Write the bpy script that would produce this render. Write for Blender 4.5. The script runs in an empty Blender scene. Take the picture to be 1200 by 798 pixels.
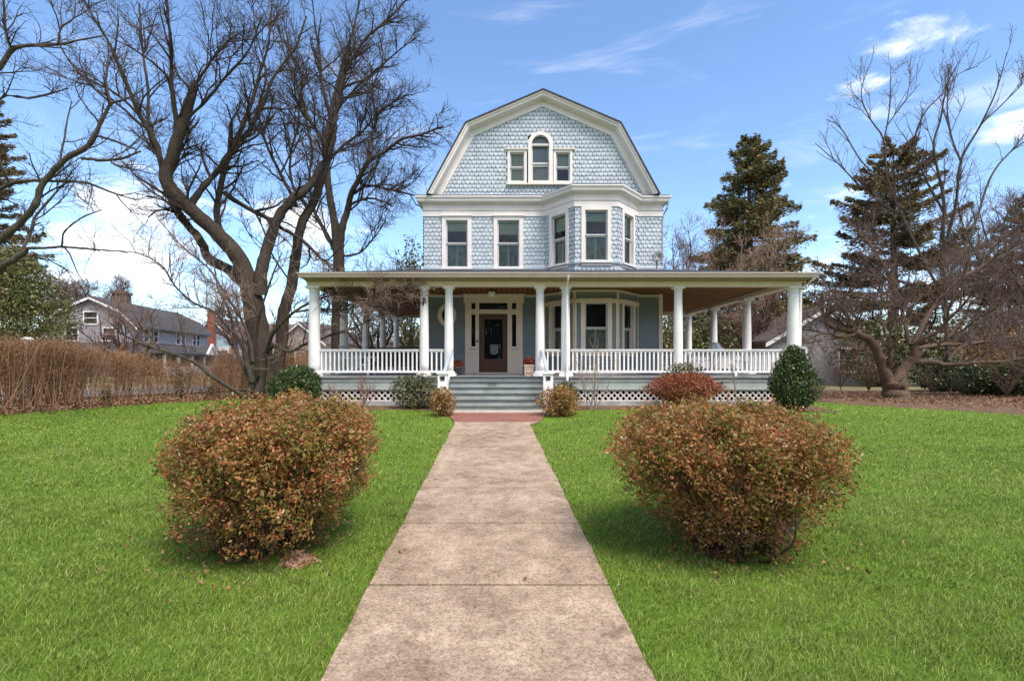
import bpy, math, random
import numpy as np
from mathutils import Vector, Matrix
R = math.radians
rng = np.random.default_rng(7)
random.seed(7)
scene = bpy.context.scene
col = scene.collection

# ------------------------------------------------------------------ camera model used for measuring the photo
F, HX, HY, CZ = 600.0, 600.0, 424.0, 1.6
def P(px, py, d):
    """photo pixel at distance d -> world point"""
    return np.array([(px - HX) / F * d, d, CZ + (HY - py) / F * d])
def ground(y):
    return 0.0233 * min(max(y, -40.0), 15.0)
def G(px, d):
    return ((px - HX) / F * d, d, ground(d))

# ------------------------------------------------------------------ object helpers
def tag(o, label=None, cat=None, group=None, kind=None):
    if label: o['label'] = label
    if cat: o['category'] = cat
    if group: o['group'] = group
    if kind: o['kind'] = kind
    return o
def empty(name, loc=(0, 0, 0), rz=0.0):
    o = bpy.data.objects.new(name, None)
    o.empty_display_size = 0.2
    o.location = loc
    o.rotation_euler = (0, 0, rz)
    col.objects.link(o)
    return o
def link(name, me, mat, parent=None):
    o = bpy.data.objects.new(name, me)
    if mat is not None: me.materials.append(mat)
    col.objects.link(o)
    if parent is not None:
        o.parent = parent
    return o
def fast_mesh(name, V, faces, smooth=False, tint=None):
    """V (n,3) array, faces (m,k) array with one k"""
    V = np.ascontiguousarray(V, dtype=np.float32); faces = np.ascontiguousarray(faces, dtype=np.int32)
    me = bpy.data.meshes.new(name)
    m, k = faces.shape
    me.vertices.add(len(V)); me.vertices.foreach_set('co', V.ravel())
    me.loops.add(m * k); me.loops.foreach_set('vertex_index', faces.ravel())
    me.polygons.add(m)
    me.polygons.foreach_set('loop_start', np.arange(m, dtype=np.int32) * k)
    me.polygons.foreach_set('loop_total', np.full(m, k, dtype=np.int32))
    if smooth: me.polygons.foreach_set('use_smooth', np.ones(m, dtype=bool))
    if tint is not None:
        a = me.attributes.new('tint', 'FLOAT', 'POINT')
        a.data.foreach_set('value', np.ascontiguousarray(tint, dtype=np.float32))
    me.update(calc_edges=True)
    return me

class MB:
    """collects shapes that become ONE mesh; optional frame = (origin, u, v, w)"""
    def __init__(s, frame=None):
        s.V = []; s.Fc = []; s.T = []; s.fr = frame; s.t = 0.5
    def pt(s, p):
        if s.fr is not None:
            o, u, v, w = s.fr
            p = o + u * p[0] + v * p[1] + w * p[2]
        s.V.append((float(p[0]), float(p[1]), float(p[2]))); s.T.append(s.t)
        return len(s.V) - 1
    def face(s, *pts):
        s.Fc.append([s.pt(p) for p in pts]); return s
    def box(s, a0, a1, b0, b1, c0, c1):
        i = [s.pt(p) for p in ((a0,b0,c0),(a1,b0,c0),(a1,b1,c0),(a0,b1,c0),(a0,b0,c1),(a1,b0,c1),(a1,b1,c1),(a0,b1,c1))]
        s.Fc += [[i[0],i[3],i[2],i[1]],[i[4],i[5],i[6],i[7]],[i[0],i[1],i[5],i[4]],[i[1],i[2],i[6],i[5]],[i[2],i[3],i[7],i[6]],[i[3],i[0],i[4],i[7]]]
        return s
    def prism(s, poly, c0, c1):
        """poly in (a,b), extruded along c"""
        n = len(poly)
        A = [s.pt((p[0], p[1], c0)) for p in poly]; B = [s.pt((p[0], p[1], c1)) for p in poly]
        s.Fc.append(A[::-1]); s.Fc.append(B)
        for k in range(n): s.Fc.append([A[k], A[(k+1) % n], B[(k+1) % n], B[k]])
        return s
    def ring(s, outer, inner, c0, c1):
        """closed band between two outlines of equal length, extruded along c"""
        n = len(outer)
        o0 = [s.pt((p[0], p[1], c0)) for p in outer]; o1 = [s.pt((p[0], p[1], c1)) for p in outer]
        i0 = [s.pt((p[0], p[1], c0)) for p in inner]; i1 = [s.pt((p[0], p[1], c1)) for p in inner]
        for k in range(n):
            j = (k + 1) % n
            s.Fc += [[o1[k],o1[j],i1[j],i1[k]],[o0[j],o0[k],i0[k],i0[j]],[o0[k],o0[j],o1[j],o1[k]],[i0[j],i0[k],i1[k],i1[j]]]
        return s
    def bar(s, p, q, w, h=None):
        """square bar from p to q (world or frame coordinates)"""
        h = h or w
        p = np.array(p, float); q = np.array(q, float); t = (q - p) / np.linalg.norm(q - p)
        ref = np.array([0,0,1.]) if abs(t[2]) < .9 else np.array([1.,0,0])
        a = np.cross(t, ref); a /= np.linalg.norm(a); b = np.cross(a, t)
        i = [s.pt(c + a*x*w/2 + b*y*h/2) for c in (p, q) for x, y in ((-1,-1),(1,-1),(1,1),(-1,1))]
        s.Fc += [[i[3],i[2],i[1],i[0]],[i[4],i[5],i[6],i[7]]] + [[i[k],i[(k+1)%4],i[4+(k+1)%4],i[4+k]] for k in range(4)]
        return s
    def tube(s, pts, r, n=8, cap=True):
        pts = [np.array(p, float) for p in pts]
        rs = r if hasattr(r, '__len__') else [r]*len(pts)
        rings = []
        for k, p in enumerate(pts):
            t = pts[min(k+1, len(pts)-1)] - pts[max(k-1, 0)]; t /= max(np.linalg.norm(t), 1e-9)
            ref = np.array([0,0,1.]) if abs(t[2]) < .9 else np.array([1.,0,0])
            a = np.cross(t, ref); a /= np.linalg.norm(a); b = np.cross(a, t)
            rings.append([s.pt(p + (a*math.cos(2*math.pi*j/n) + b*math.sin(2*math.pi*j/n))*rs[k]) for j in range(n)])
        for A, B in zip(rings, rings[1:]):
            for j in range(n): s.Fc.append([A[j], A[(j+1)%n], B[(j+1)%n], B[j]])
        if cap: s.Fc += [rings[0][::-1], rings[-1]]
        return s
    def lathe(s, c, prof, n=20):
        """prof: list of (r, z) about vertical axis at c (x,y)"""
        rings = [[s.pt((c[0] + r*math.cos(2*math.pi*j/n), c[1] + r*math.sin(2*math.pi*j/n), z)) for j in range(n)] for r, z in prof]
        for A, B in zip(rings, rings[1:]):
            for j in range(n): s.Fc.append([A[j], A[(j+1)%n], B[(j+1)%n], B[j]])
        s.Fc += [rings[0][::-1], rings[-1]]
        return s
    def build(s, name, mat, parent=None, smooth=False, tint=False):
        me = bpy.data.meshes.new(name)
        me.from_pydata(s.V, [], s.Fc)
        if tint:
            a = me.attributes.new('tint', 'FLOAT', 'POINT'); a.data.foreach_set('value', s.T)
        if smooth:
            for p in me.polygons: p.use_smooth = len(p.vertices) == 4
        me.validate(); me.update()
        return link(name, me, mat, parent)

# ------------------------------------------------------------------ materials
class NT:
    def __init__(s, name):
        s.m = bpy.data.materials.new(name); s.m.use_nodes = True
        s.t = s.m.node_tree; s.b = s.t.nodes['Principled BSDF']
    def n(s, typ, **kw):
        nd = s.t.nodes.new(typ)
        for k, v in kw.items():
            if k in nd.inputs.keys(): nd.inputs[k].default_value = v
            else: setattr(nd, k, v)
        return nd
    def l(s, a, b): s.t.links.new(a, b)
    def ramp(s, fac, stops, interp='LINEAR'):
        r = s.n('ShaderNodeValToRGB'); r.color_ramp.interpolation = interp
        e = r.color_ramp.elements
        while len(e) < len(stops): e.new(0.5)
        for i, (p, c) in enumerate(stops):
            e[i].position = p; e[i].color = (*c, 1) if len(c) == 3 else c
        s.l(fac, r.inputs[0]); return r.outputs[0]
    def coord(s, scale=(1,1,1), kind='Object'):
        tc = s.n('ShaderNodeTexCoord'); mp = s.n('ShaderNodeMapping'); mp.inputs['Scale'].default_value = scale
        s.l(tc.outputs[kind], mp.inputs[0]); return mp.outputs[0]
    def noise(s, vec, scale, detail=4, rough=.6):
        nz = s.n('ShaderNodeTexNoise', Scale=scale, Detail=detail, Roughness=rough); s.l(vec, nz.inputs['Vector']); return nz.outputs['Fac']
    def mix(s, fac, a, b, mode='MIX'):
        m = s.n('ShaderNodeMix', data_type='RGBA', blend_type=mode)
        for sock, v in ((m.inputs[0], fac), (m.inputs[6], a), (m.inputs[7], b)):
            if isinstance(v, (int, float)): sock.default_value = v
            elif isinstance(v, tuple): sock.default_value = (*v, 1)
            else: s.l(v, sock)
        return m.outputs[2]
    def bump(s, h, strength=.3, dist=.02):
        b = s.n('ShaderNodeBump', Strength=strength, Distance=dist); s.l(h, b.inputs['Height']); s.l(b.outputs[0], s.b.inputs['Normal'])
    def color(s, c): s.l(c, s.b.inputs['Base Color']) if not isinstance(c, tuple) else setattr(s.b.inputs['Base Color'], 'default_value', (*c, 1))
    def rough(s, v): s.b.inputs['Roughness'].default_value = v
    def spec(s, v): s.b.inputs['Specular IOR Level'].default_value = v
M = {}
def paint(name, c, rough=.55, var=.10, scale=3.0, bump=.0, grain=None):
    t = NT(name); v = t.coord(); n = t.noise(v, scale, 6, .65)
    lo = tuple(x*(1-var*1.6) for x in c); hi = tuple(min(1, x*(1+var)) for x in c)
    cc = t.ramp(n, [(.3, lo), (.62, hi)])
    t.color(cc); t.rough(rough)
    if bump:
        t.bump(t.noise(t.coord(grain or (1,1,1)), 40, 4), bump, .01)
    M[name] = t.m
    return t.m
def tinted(name, stops, rough=.6, noise_scale=1.2, spread=.35, trans=.0, spec=.3):
    """leaf material: ramp by per-leaf tint shifted by clump noise"""
    t = NT(name)
    at = t.n('ShaderNodeAttribute', attribute_name='tint')
    n = t.noise(t.coord(), noise_scale, 3, .6)
    a = t.n('ShaderNodeMath', operation='MULTIPLY_ADD'); t.l(n, a.inputs[0]); a.inputs[1].default_value = spread*2; a.inputs[2].default_value = -spread
    b = t.n('ShaderNodeMath', operation='ADD', use_clamp=True); t.l(at.outputs['Fac'], b.inputs[0]); t.l(a.outputs[0], b.inputs[1])
    c = t.ramp(b.outputs[0], stops); t.color(c); t.rough(rough); t.spec(spec)
    if trans:
        tr = t.n('ShaderNodeBsdfTranslucent'); t.l(c, tr.inputs[0])
        mx = t.n('ShaderNodeMixShader'); mx.inputs[0].default_value = trans
        out = t.t.nodes['Material Output']
        t.l(t.b.outputs[0], mx.inputs[1]); t.l(tr.outputs[0], mx.inputs[2]); t.l(mx.outputs[0], out.inputs[0])
    M[name] = t.m
    return t.m

paint('white_trim', (.73, .67, .64), .5, .05, 2.5)
paint('column_white', (.85, .815, .80), .5, .07, 2.2)
paint('porch_cream', (.84, .69, .57), .5, .05, 3)
paint('gutter_tan', (.46, .37, .30), .5, .06, 3)
paint('cream_trim', (.68, .59, .50), .5, .05, 3)
paint('rail_grey', (.36, .41, .45), .5, .08)
paint('sash_grey', (.50, .49, .48), .5, .06)
paint('skirt_blue', (.36, .385, .365), .55, .12, 2.0)
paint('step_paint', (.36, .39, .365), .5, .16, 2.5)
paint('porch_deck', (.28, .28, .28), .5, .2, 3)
paint('tread_shadow', (.085, .10, .095), .55, .2, 3)  # tread colour darkened: its front edges paint in the nosing shadow lines
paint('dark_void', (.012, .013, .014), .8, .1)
paint('void_brown', (.05, .045, .04), .9, .2)
paint('foundation', (.36, .36, .36), .9, .25, 3, .3)
paint('blind_grey', (.46, .46, .48), .8, .06)
paint('blind_cloth', (.46, .50, .41), .8, .06)
paint('curtain_cloth', (.30, .325, .275), .9, .25, 8)
paint('curtain_white', (.55, .56, .53), .8, .08)
paint('black_iron', (.02, .02, .022), .5, .1)
paint('dish_grey', (.24, .24, .25), .45, .08)
paint('terracotta_pale', (.48, .36, .28), .85, .2, 9)
paint('pot_dark', (.10, .10, .11), .7, .15, 8)
paint('soil', (.045, .03, .022), .95, .3, 10)
paint('wicker_dark', (.04, .028, .02), .7, .3, 20)
paint('white_metal', (.80, .80, .78), .4, .05)
paint('lamp_glass', (.86, .87, .80), .3, .12, 12)
paint('post_white', (.66, .62, .56), .7, .15, 4)
paint('ngb_wall', (.36, .36, .37), .7, .08)
paint('ngb_blue', (.36, .48, .56), .7, .08)
paint('ngb_white', (.78, .77, .76), .6, .05)
paint('ngb_pink', (.42, .33, .30), .7, .1)
paint('ngb_shingle_wall', (.26, .24, .25), .85, .15)

def roofmat(name, c, sx=3.0):
    t = NT(name); v = t.coord()
    br = t.n('ShaderNodeTexBrick', Scale=sx); br.inputs['Mortar Size'].default_value = .03
    br.inputs['Color1'].default_value = (*c, 1); br.inputs['Color2'].default_value = (*(x*.65 for x in c), 1); br.inputs['Mortar'].default_value = (*(x*.3 for x in c), 1)
    t.l(v, br.inputs['Vector'])
    n = t.noise(v, 2, 6, .7)
    t.color(t.mix(.5, br.outputs[0], t.ramp(n, [(.3, tuple(x*.5 for x in c)), (.7, tuple(x*1.35 for x in c))]))); t.rough(.85)
    t.bump(t.noise(v, 30, 4), .4, .02); M[name] = t.m
roofmat('slate_roof', (.030, .034, .044)); roofmat('grey_roof', (.075, .066, .063)); roofmat('dark_roof', (.045, .042, .045)); roofmat('brown_roof', (.14, .10, .095))

def shingle():
    t = NT('scallop_shingle'); at = t.n('ShaderNodeAttribute', attribute_name='tint'); v = t.coord()
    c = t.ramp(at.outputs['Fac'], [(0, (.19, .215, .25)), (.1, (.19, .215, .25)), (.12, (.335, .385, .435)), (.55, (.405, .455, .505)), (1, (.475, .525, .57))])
    n = t.noise(v, 1.3, 6, .7)
    t.color(t.mix(.35, c, t.ramp(n, [(.3, (.32, .36, .385)), (.7, (.53, .565, .60))]), 'MIX')); t.rough(.65)
    t.bump(t.noise(t.coord((30, 30, 6)), 3, 4), .2, .01); M['shingle'] = t.m
shingle()
def clap():
    t = NT('clapboard'); v = t.coord(); n = t.noise(v, 1.2, 6, .7)
    t.color(t.ramp(n, [(.3, (.20, .235, .25)), (.7, (.27, .31, .33))])); t.rough(.6)
    t.bump(t.noise(t.coord((3, 3, 50)), 3, 4), .15, .01); M['clapboard'] = t.m
clap()
def wood(name, c, line=None, rough=.45):
    t = NT(name)
    v = t.coord((14, 1.2, 14)); n = t.noise(v, 2.2, 6, .65)
    cc = t.ramp(n, [(.25, tuple(x*.45 for x in c)), (.7, tuple(x*1.25 for x in c))])
    if line:
        w = t.n('ShaderNodeTexWave', Scale=line, wave_type='BANDS', bands_direction='X'); t.l(t.coord(), w.inputs['Vector'])
        g = t.ramp(w.outputs['Fac'], [(0, (.15,)*3), (.18, (1,)*3)]); cc = t.mix(1.0, cc, g, 'MULTIPLY')
        t.bump(w.outputs['Fac'], .6, .01)
    t.color(cc); t.rough(rough); M[name] = t.m
wood('ceiling_wood', (.27, .110, .034), line=1.9, rough=.75)
M['ceiling_wood'].node_tree.nodes['Principled BSDF'].inputs['Specular IOR Level'].default_value = .15
wood('door_wood', (.115, .046, .022), rough=.35)
wood('sofa_wood', (.07, .045, .03))

def glass(name, tint=(.75, .8, .78)):
    t = NT(name); out = t.t.nodes['Material Output']
    tr = t.n('ShaderNodeBsdfTransparent'); tr.inputs[0].default_value = (*tint, 1)
    gl = t.n('ShaderNodeBsdfGlossy', Roughness=.015); gl.inputs[0].default_value = (.9, .95, 1, 1)
    lw = t.n('ShaderNodeFresnel', IOR=1.5); mx = t.n('ShaderNodeMixShader')
    
    t.l(lw.outputs[0], mx.inputs[0]); t.l(tr.outputs[0], mx.inputs[1]); t.l(gl.outputs[0], mx.inputs[2]); t.l(mx.outputs[0], out.inputs[0])
    M[name] = t.m
glass('window_glass')

def concrete():
    t = NT('path_concrete'); v = t.coord()
    big = t.noise(v, .9, 7, .68); mid = t.noise(v, 4.5, 7, .75); fine = t.noise(v, 130, 3, .8)
    c = t.ramp(big, [(.34, (.15, .098, .064)), (.46, (.37, .275, .20)), (.56, (.48, .365, .265)), (.66, (.64, .51, .39))])
    c = t.mix(.55, c, t.ramp(mid, [(.34, (.14, .092, .062)), (.5, (.41, .305, .22)), (.64, (.64, .505, .385))]))
    c = t.mix(.85, c, t.ramp(fine, [(.34, (.35, .33, .32)), (.5, (.9, .89, .88)), (.66, (1, 1, 1))]), 'MULTIPLY')
    vo = t.n('ShaderNodeTexVoronoi', Scale=2.1); t.l(v, vo.inputs['Vector'])
    c = t.mix(t.ramp(vo.outputs['Distance'], [(0, (.55,)*3), (.09, (0,)*3)]), c, (.50, .42, .36))
    c = t.mix(.7, c, t.ramp(t.noise(v, 48, 2, .6), [(.34, (.5, .47, .45)), (.52, (1, 1, 1)), (.72, (1.25, 1.2, 1.15))]), 'MULTIPLY')
    v2 = t.coord((1, .55, 1)); st = t.noise(v2, 1.7, 8, .72)
    c = t.mix(t.ramp(st, [(.58, (0,)*3), (.70, (.5,)*3)]), c, (.155, .11, .08))
    c = t.mix(1.0, c, (1.0, .965, .90), 'MULTIPLY')
    t.color(c); t.rough(.9); t.bump(fine, .5, .006); M['concrete'] = t.m
    t = NT('pale_concrete'); n = t.noise(t.coord(), 3, 6, .7)
    t.color(t.ramp(n, [(.3, (.38, .31, .24)), (.7, (.58, .50, .41))])); t.rough(.9); M['pale_concrete'] = t.m
concrete()
def brick(name, c1, c2, mortar, scale, rowh=.25, bw=.5):
    t = NT(name); v = t.coord()
    b = t.n('ShaderNodeTexBrick', Scale=scale); b.inputs['Color1'].default_value = (*c1, 1); b.inputs['Color2'].default_value = (*c2, 1); b.inputs['Mortar'].default_value = (*mortar, 1)
    b.inputs['Mortar Size'].default_value = .02; b.inputs['Brick Width'].default_value = bw; b.inputs['Row Height'].default_value = rowh
    t.l(v, b.inputs['Vector'])
    t.color(t.mix(.35, b.outputs[0], t.ramp(t.noise(v, 3, 6, .7), [(.3, tuple(x*.6 for x in c1)), (.7, tuple(min(1, x*1.4) for x in c1))]))); t.rough(.9)
    t.bump(b.outputs['Fac'], -.3, .01); M[name] = t.m
brick('path_brick', (.27, .095, .062), (.17, .06, .042), (.20, .145, .115), 1.8)
brick('chimney_brick', (.27, .085, .048), (.20, .06, .035), (.24, .16, .12), 1.4); brick('dark_brick', (.12, .07, .055), (.08, .05, .04), (.14, .11, .09), 1.4)

def lawnmat():
    t = NT('lawn_soil'); v = t.coord()
    a = t.noise(v, .35, 5, .6); b = t.noise(v, 6, 6, .75); f = t.noise(t.coord((60, 60, 60)), 1.6, 3, .8)
    c = t.ramp(a, [(.3, (.12, .215, .022)), (.55, (.165, .28, .032)), (.75, (.21, .32, .045))])
    c = t.mix(.5, c, t.ramp(b, [(.28, (.085, .15, .018)), (.6, (.19, .31, .038))]))
    c = t.mix(.55, c, t.ramp(f, [(.3, (.4,)*3), (.6, (1,)*3)]), 'MULTIPLY')
    t.color(c); t.rough(.9); t.spec(.1); t.bump(f, .8, .03); M['lawn'] = t.m
    t = NT('bare_ground'); v = t.coord()
    c = t.ramp(t.noise(v, .25, 5, .6), [(.35, (.17, .15, .055)), (.55, (.22, .17, .08)), (.7, (.13, .14, .045))])
    t.color(t.mix(.5, c, t.ramp(t.noise(v, 5, 6, .8), [(.3, (.08, .07, .03)), (.7, (.28, .22, .11))]))); t.rough(.95); M['ground'] = t.m
    t = NT('leaf_mulch'); v = t.coord()
    vo = t.n('ShaderNodeTexVoronoi', Scale=14.0); t.l(v, vo.inputs['Vector'])
    c = t.ramp(vo.outputs['Color'], [(.1, (.045, .025, .013)), (.5, (.145, .078, .036)), (.9, (.27, .16, .085))])
    t.color(t.mix(.5, c, t.ramp(t.noise(v, 2, 6, .7), [(.3, (.05, .03, .016)), (.7, (.19, .105, .05))]))); t.rough(.95); t.bump(vo.outputs['Distance'], 1, .04); M['mulch'] = t.m
    t = NT('street_asphalt'); v = t.coord()
    t.color(t.ramp(t.noise(v, 1.5, 7, .75), [(.3, (.15, .14, .135)), (.7, (.24, .225, .215))])); t.rough(.9); M['asphalt'] = t.m
lawnmat()

def bark(name, c, sc=1.0):
    t = NT(name); v = t.coord((10*sc, 10*sc, 2.2*sc)); n = t.noise(v, 2.2, 7, .72); g = t.noise(t.coord(), 1.1, 4)
    cc = t.ramp(n, [(.28, tuple(x*.35 for x in c)), (.52, c), (.75, tuple(x*1.7 for x in c))])
    cc = t.mix(t.ramp(g, [(.5, (0,)*3), (.75, (.55,)*3)]), cc, tuple(np.array(c)*.6 + np.array((.12, .125, .10))*.4))
    t.color(cc); t.rough(.92); t.spec(.15); t.bump(n, .9, .03); M[name] = t.m
bark('bark_dark', (.062, .046, .035)); bark('bark_grey', (.088, .069, .055)); bark('bark_tan', (.135, .088, .062)); bark('bark_conifer', (.10, .07, .055)); bark('bark_pale', (.30, .24, .20))
paint('twig_dogwood', (.235, .152, .118), .9, .3, 4); paint('twig_brown', (.058, .040, .032), .9, .3, 4); paint('twig_red', (.19, .105, .08), .9, .3, 4); paint('twig_tan', (.30, .195, .145), .9, .3, 4); paint('twig_grey', (.12, .078, .062), .9, .3, 4)
tinted('azalea_leaf', [(0, (.07, .075, .018)), (.2, (.19, .18, .04)), (.38, (.32, .25, .065)), (.52, (.36, .19, .07)), (.66, (.42, .115, .042)), (.8, (.48, .22, .09)), (.9, (.54, .36, .21)), (1, (.66, .50, .36))], .55, 3.2, .52, .3)
tinted('holly_leaf', [(0, (.018, .035, .010)), (.5, (.05, .085, .022)), (.85, (.10, .135, .04)), (1, (.19, .17, .06))], .35, 3, .2, .1, .5)
tinted('maple_leaf', [(0, (.13, .04, .02)), (.5, (.30, .085, .04)), (1, (.42, .16, .08))], .6, 3, .2, .2)
tinted('gold_leaf', [(0, (.13, .07, .02)), (.35, (.27, .14, .04)), (.7, (.45, .24, .08)), (1, (.5, .36, .16))], .55, 4, .25, .25)
tinted('rhodo_leaf', [(0, (.04, .045, .02)), (.5, (.11, .125, .05)), (.8, (.20, .20, .08)), (1, (.24, .15, .08))], .5, 3, .25, .15)
tinted('needle', [(0, (.055, .066, .024)), (.45, (.15, .155, .05)), (.75, (.24, .20, .07)), (1, (.33, .21, .09))], .7, .5, .28, .2)
tinted('pine_needle', [(0, (.06, .062, .028)), (.5, (.19, .155, .068)), (1, (.31, .21, .11))], .7, .5, .25, .2)
tinted('magnolia_leaf', [(0, (.04, .055, .014)), (.45, (.11, .13, .03)), (.8, (.20, .18, .05)), (1, (.30, .19, .08))], .4, .7, .3, .15, .5)
tinted('dead_leaf', [(0, (.12, .065, .04)), (.5, (.27, .145, .08)), (1, (.42, .25, .15))], .8, 2, .2, .2)
tinted('pile_leaf', [(0, (.25, .12, .06)), (.5, (.50, .28, .16)), (1, (.70, .48, .34))], .7, 6, .2, .2)
tinted('grass_blade', [(0, (.125, .175, .030)), (.45, (.26, .35, .06)), (.75, (.36, .44, .09)), (.9, (.44, .44, .15)), (1, (.52, .46, .24))], .6, .9, .40, .35, .25)
tinted('flower_red', [(0, (.12, .02, .012)), (.6, (.33, .045, .03)), (1, (.20, .12, .04))], .6, 8, .2, .2)
tinted('hedge_twig', [(0, (.19, .10, .055)), (.5, (.42, .225, .12)), (1, (.60, .36, .21))], .9, 1, .25)
tinted('wood_twig', [(0, (.07, .05, .045)), (.5, (.15, .10, .085)), (1, (.24, .15, .12))], .9, .3, .3)
# ================================================================== THE HOUSE
A = np.array
UZ = A((0., 0., 1.))
def frame(p, q):
    """wall frame from plan point p to plan point q; w points outward (towards the street)"""
    u = A((q[0]-p[0], q[1]-p[1], 0.)); L = np.linalg.norm(u); u /= L
    return (A((p[0], p[1], 0.)), u, UZ, np.cross(u, UZ)), L
DW = 17.4
def WX(px): return (px - HX) / F * DW
def WZ(py): return CZ + (HY - py) / F * DW
XL, XR, YB = -2.99, 5.08, 27.4
PF = 1.19                                # porch floor level
GR = ground(20)
house = empty('house', (1.04, 17.4, GR))
tag(house, 'pale blue house with scalloped shingles, white gambrel gable, bay window and columned wraparound porch', 'house')
HI = Matrix.Translation(house.location).inverted()
def hp(o, parent=None):
    """hang a world-built part on the house"""
    o.parent = parent or house
    o.matrix_parent_inverse = HI
    return o
def hb(mb, name, mat, parent=None, smooth=False, tint=False):
    o = mb.build(name, M[mat] if isinstance(mat, str) else mat, None, smooth, tint)
    return hp(o, parent)
def sub(mb, name, mat, parent, smooth=False):
    o = mb.build(name, M[mat], None, smooth); o.parent = parent
    if parent is house: o.matrix_parent_inverse = HI
    return o

def scallop(mb, fr, u0, u1, v0, v1, holes=(), lim=None, exp=.136, sw=.146):
    """fish-scale shingle courses, each shingle a real lapped tile"""
    mb.fr = fr
    r = 0; v = v0
    while v < v1:
        off = (r % 2) * sw / 2
        k = 0; u = u0 - off
        lo, hi = (u0, u1) if lim is None else lim(v + exp * .4)
        lo = max(lo, u0); hi = min(hi, u1)
        while u < hi:
            a, b = max(u, lo), min(u + sw, hi)
            if b - a > .012:
                cu, cv = (a+b)/2, v + exp*.5
                if not any(h[0] < cu < h[1] and h[2] < cv < h[3] for h in holes):
                    top = v + exp*1.15
                    lift = .024 + random.uniform(-.005, .006); dz = random.uniform(-.006, .004)
                    g = .006
                    shade = random.uniform(.15, 1)
                    sag = .052
                    n = 5
                    low = []
                    for j in range(n + 1):
                        q = j / n
                        uu = u + g + (sw - 2*g) * q
                        vv = v + dz + sag * (1 - math.sin(math.pi * q)**.7)
                        low.append((min(max(uu, lo), hi), vv))
                    mb.t = shade
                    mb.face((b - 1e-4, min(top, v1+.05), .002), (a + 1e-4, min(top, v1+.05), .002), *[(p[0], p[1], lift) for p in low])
                    mb.t = 0.04  # lower edges tinted dark, painting in the shadow of the shingle gaps
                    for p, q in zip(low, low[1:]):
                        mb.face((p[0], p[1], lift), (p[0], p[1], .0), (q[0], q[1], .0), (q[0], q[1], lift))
            u += sw
        v += exp; r += 1
def lap(mb, fr, u0, u1, v0, v1, holes=(), exp=.115):
    mb.fr = fr; v = v0
    while v < v1 - .01:
        t = min(v + exp, v1)
        segs = [(u0, u1)]
        for h in holes:
            if h[2] < v + exp*.5 < h[3]:
                ns = []
                for a, b in segs:
                    if h[1] <= a or h[0] >= b: ns.append((a, b)); continue
                    if h[0] > a: ns.append((a, h[0]))
                    if h[1] < b: ns.append((h[1], b))
                segs = ns
        for a, b in segs:
            if b - a < .01: continue
            mb.face((a, v, .030), (b, v, .040), (b, t, .003), (a, t, .003))
            mb.face((a, v, .003), (b, v, .003), (b, v, .040), (a, v, .040))
        v += exp

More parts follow.
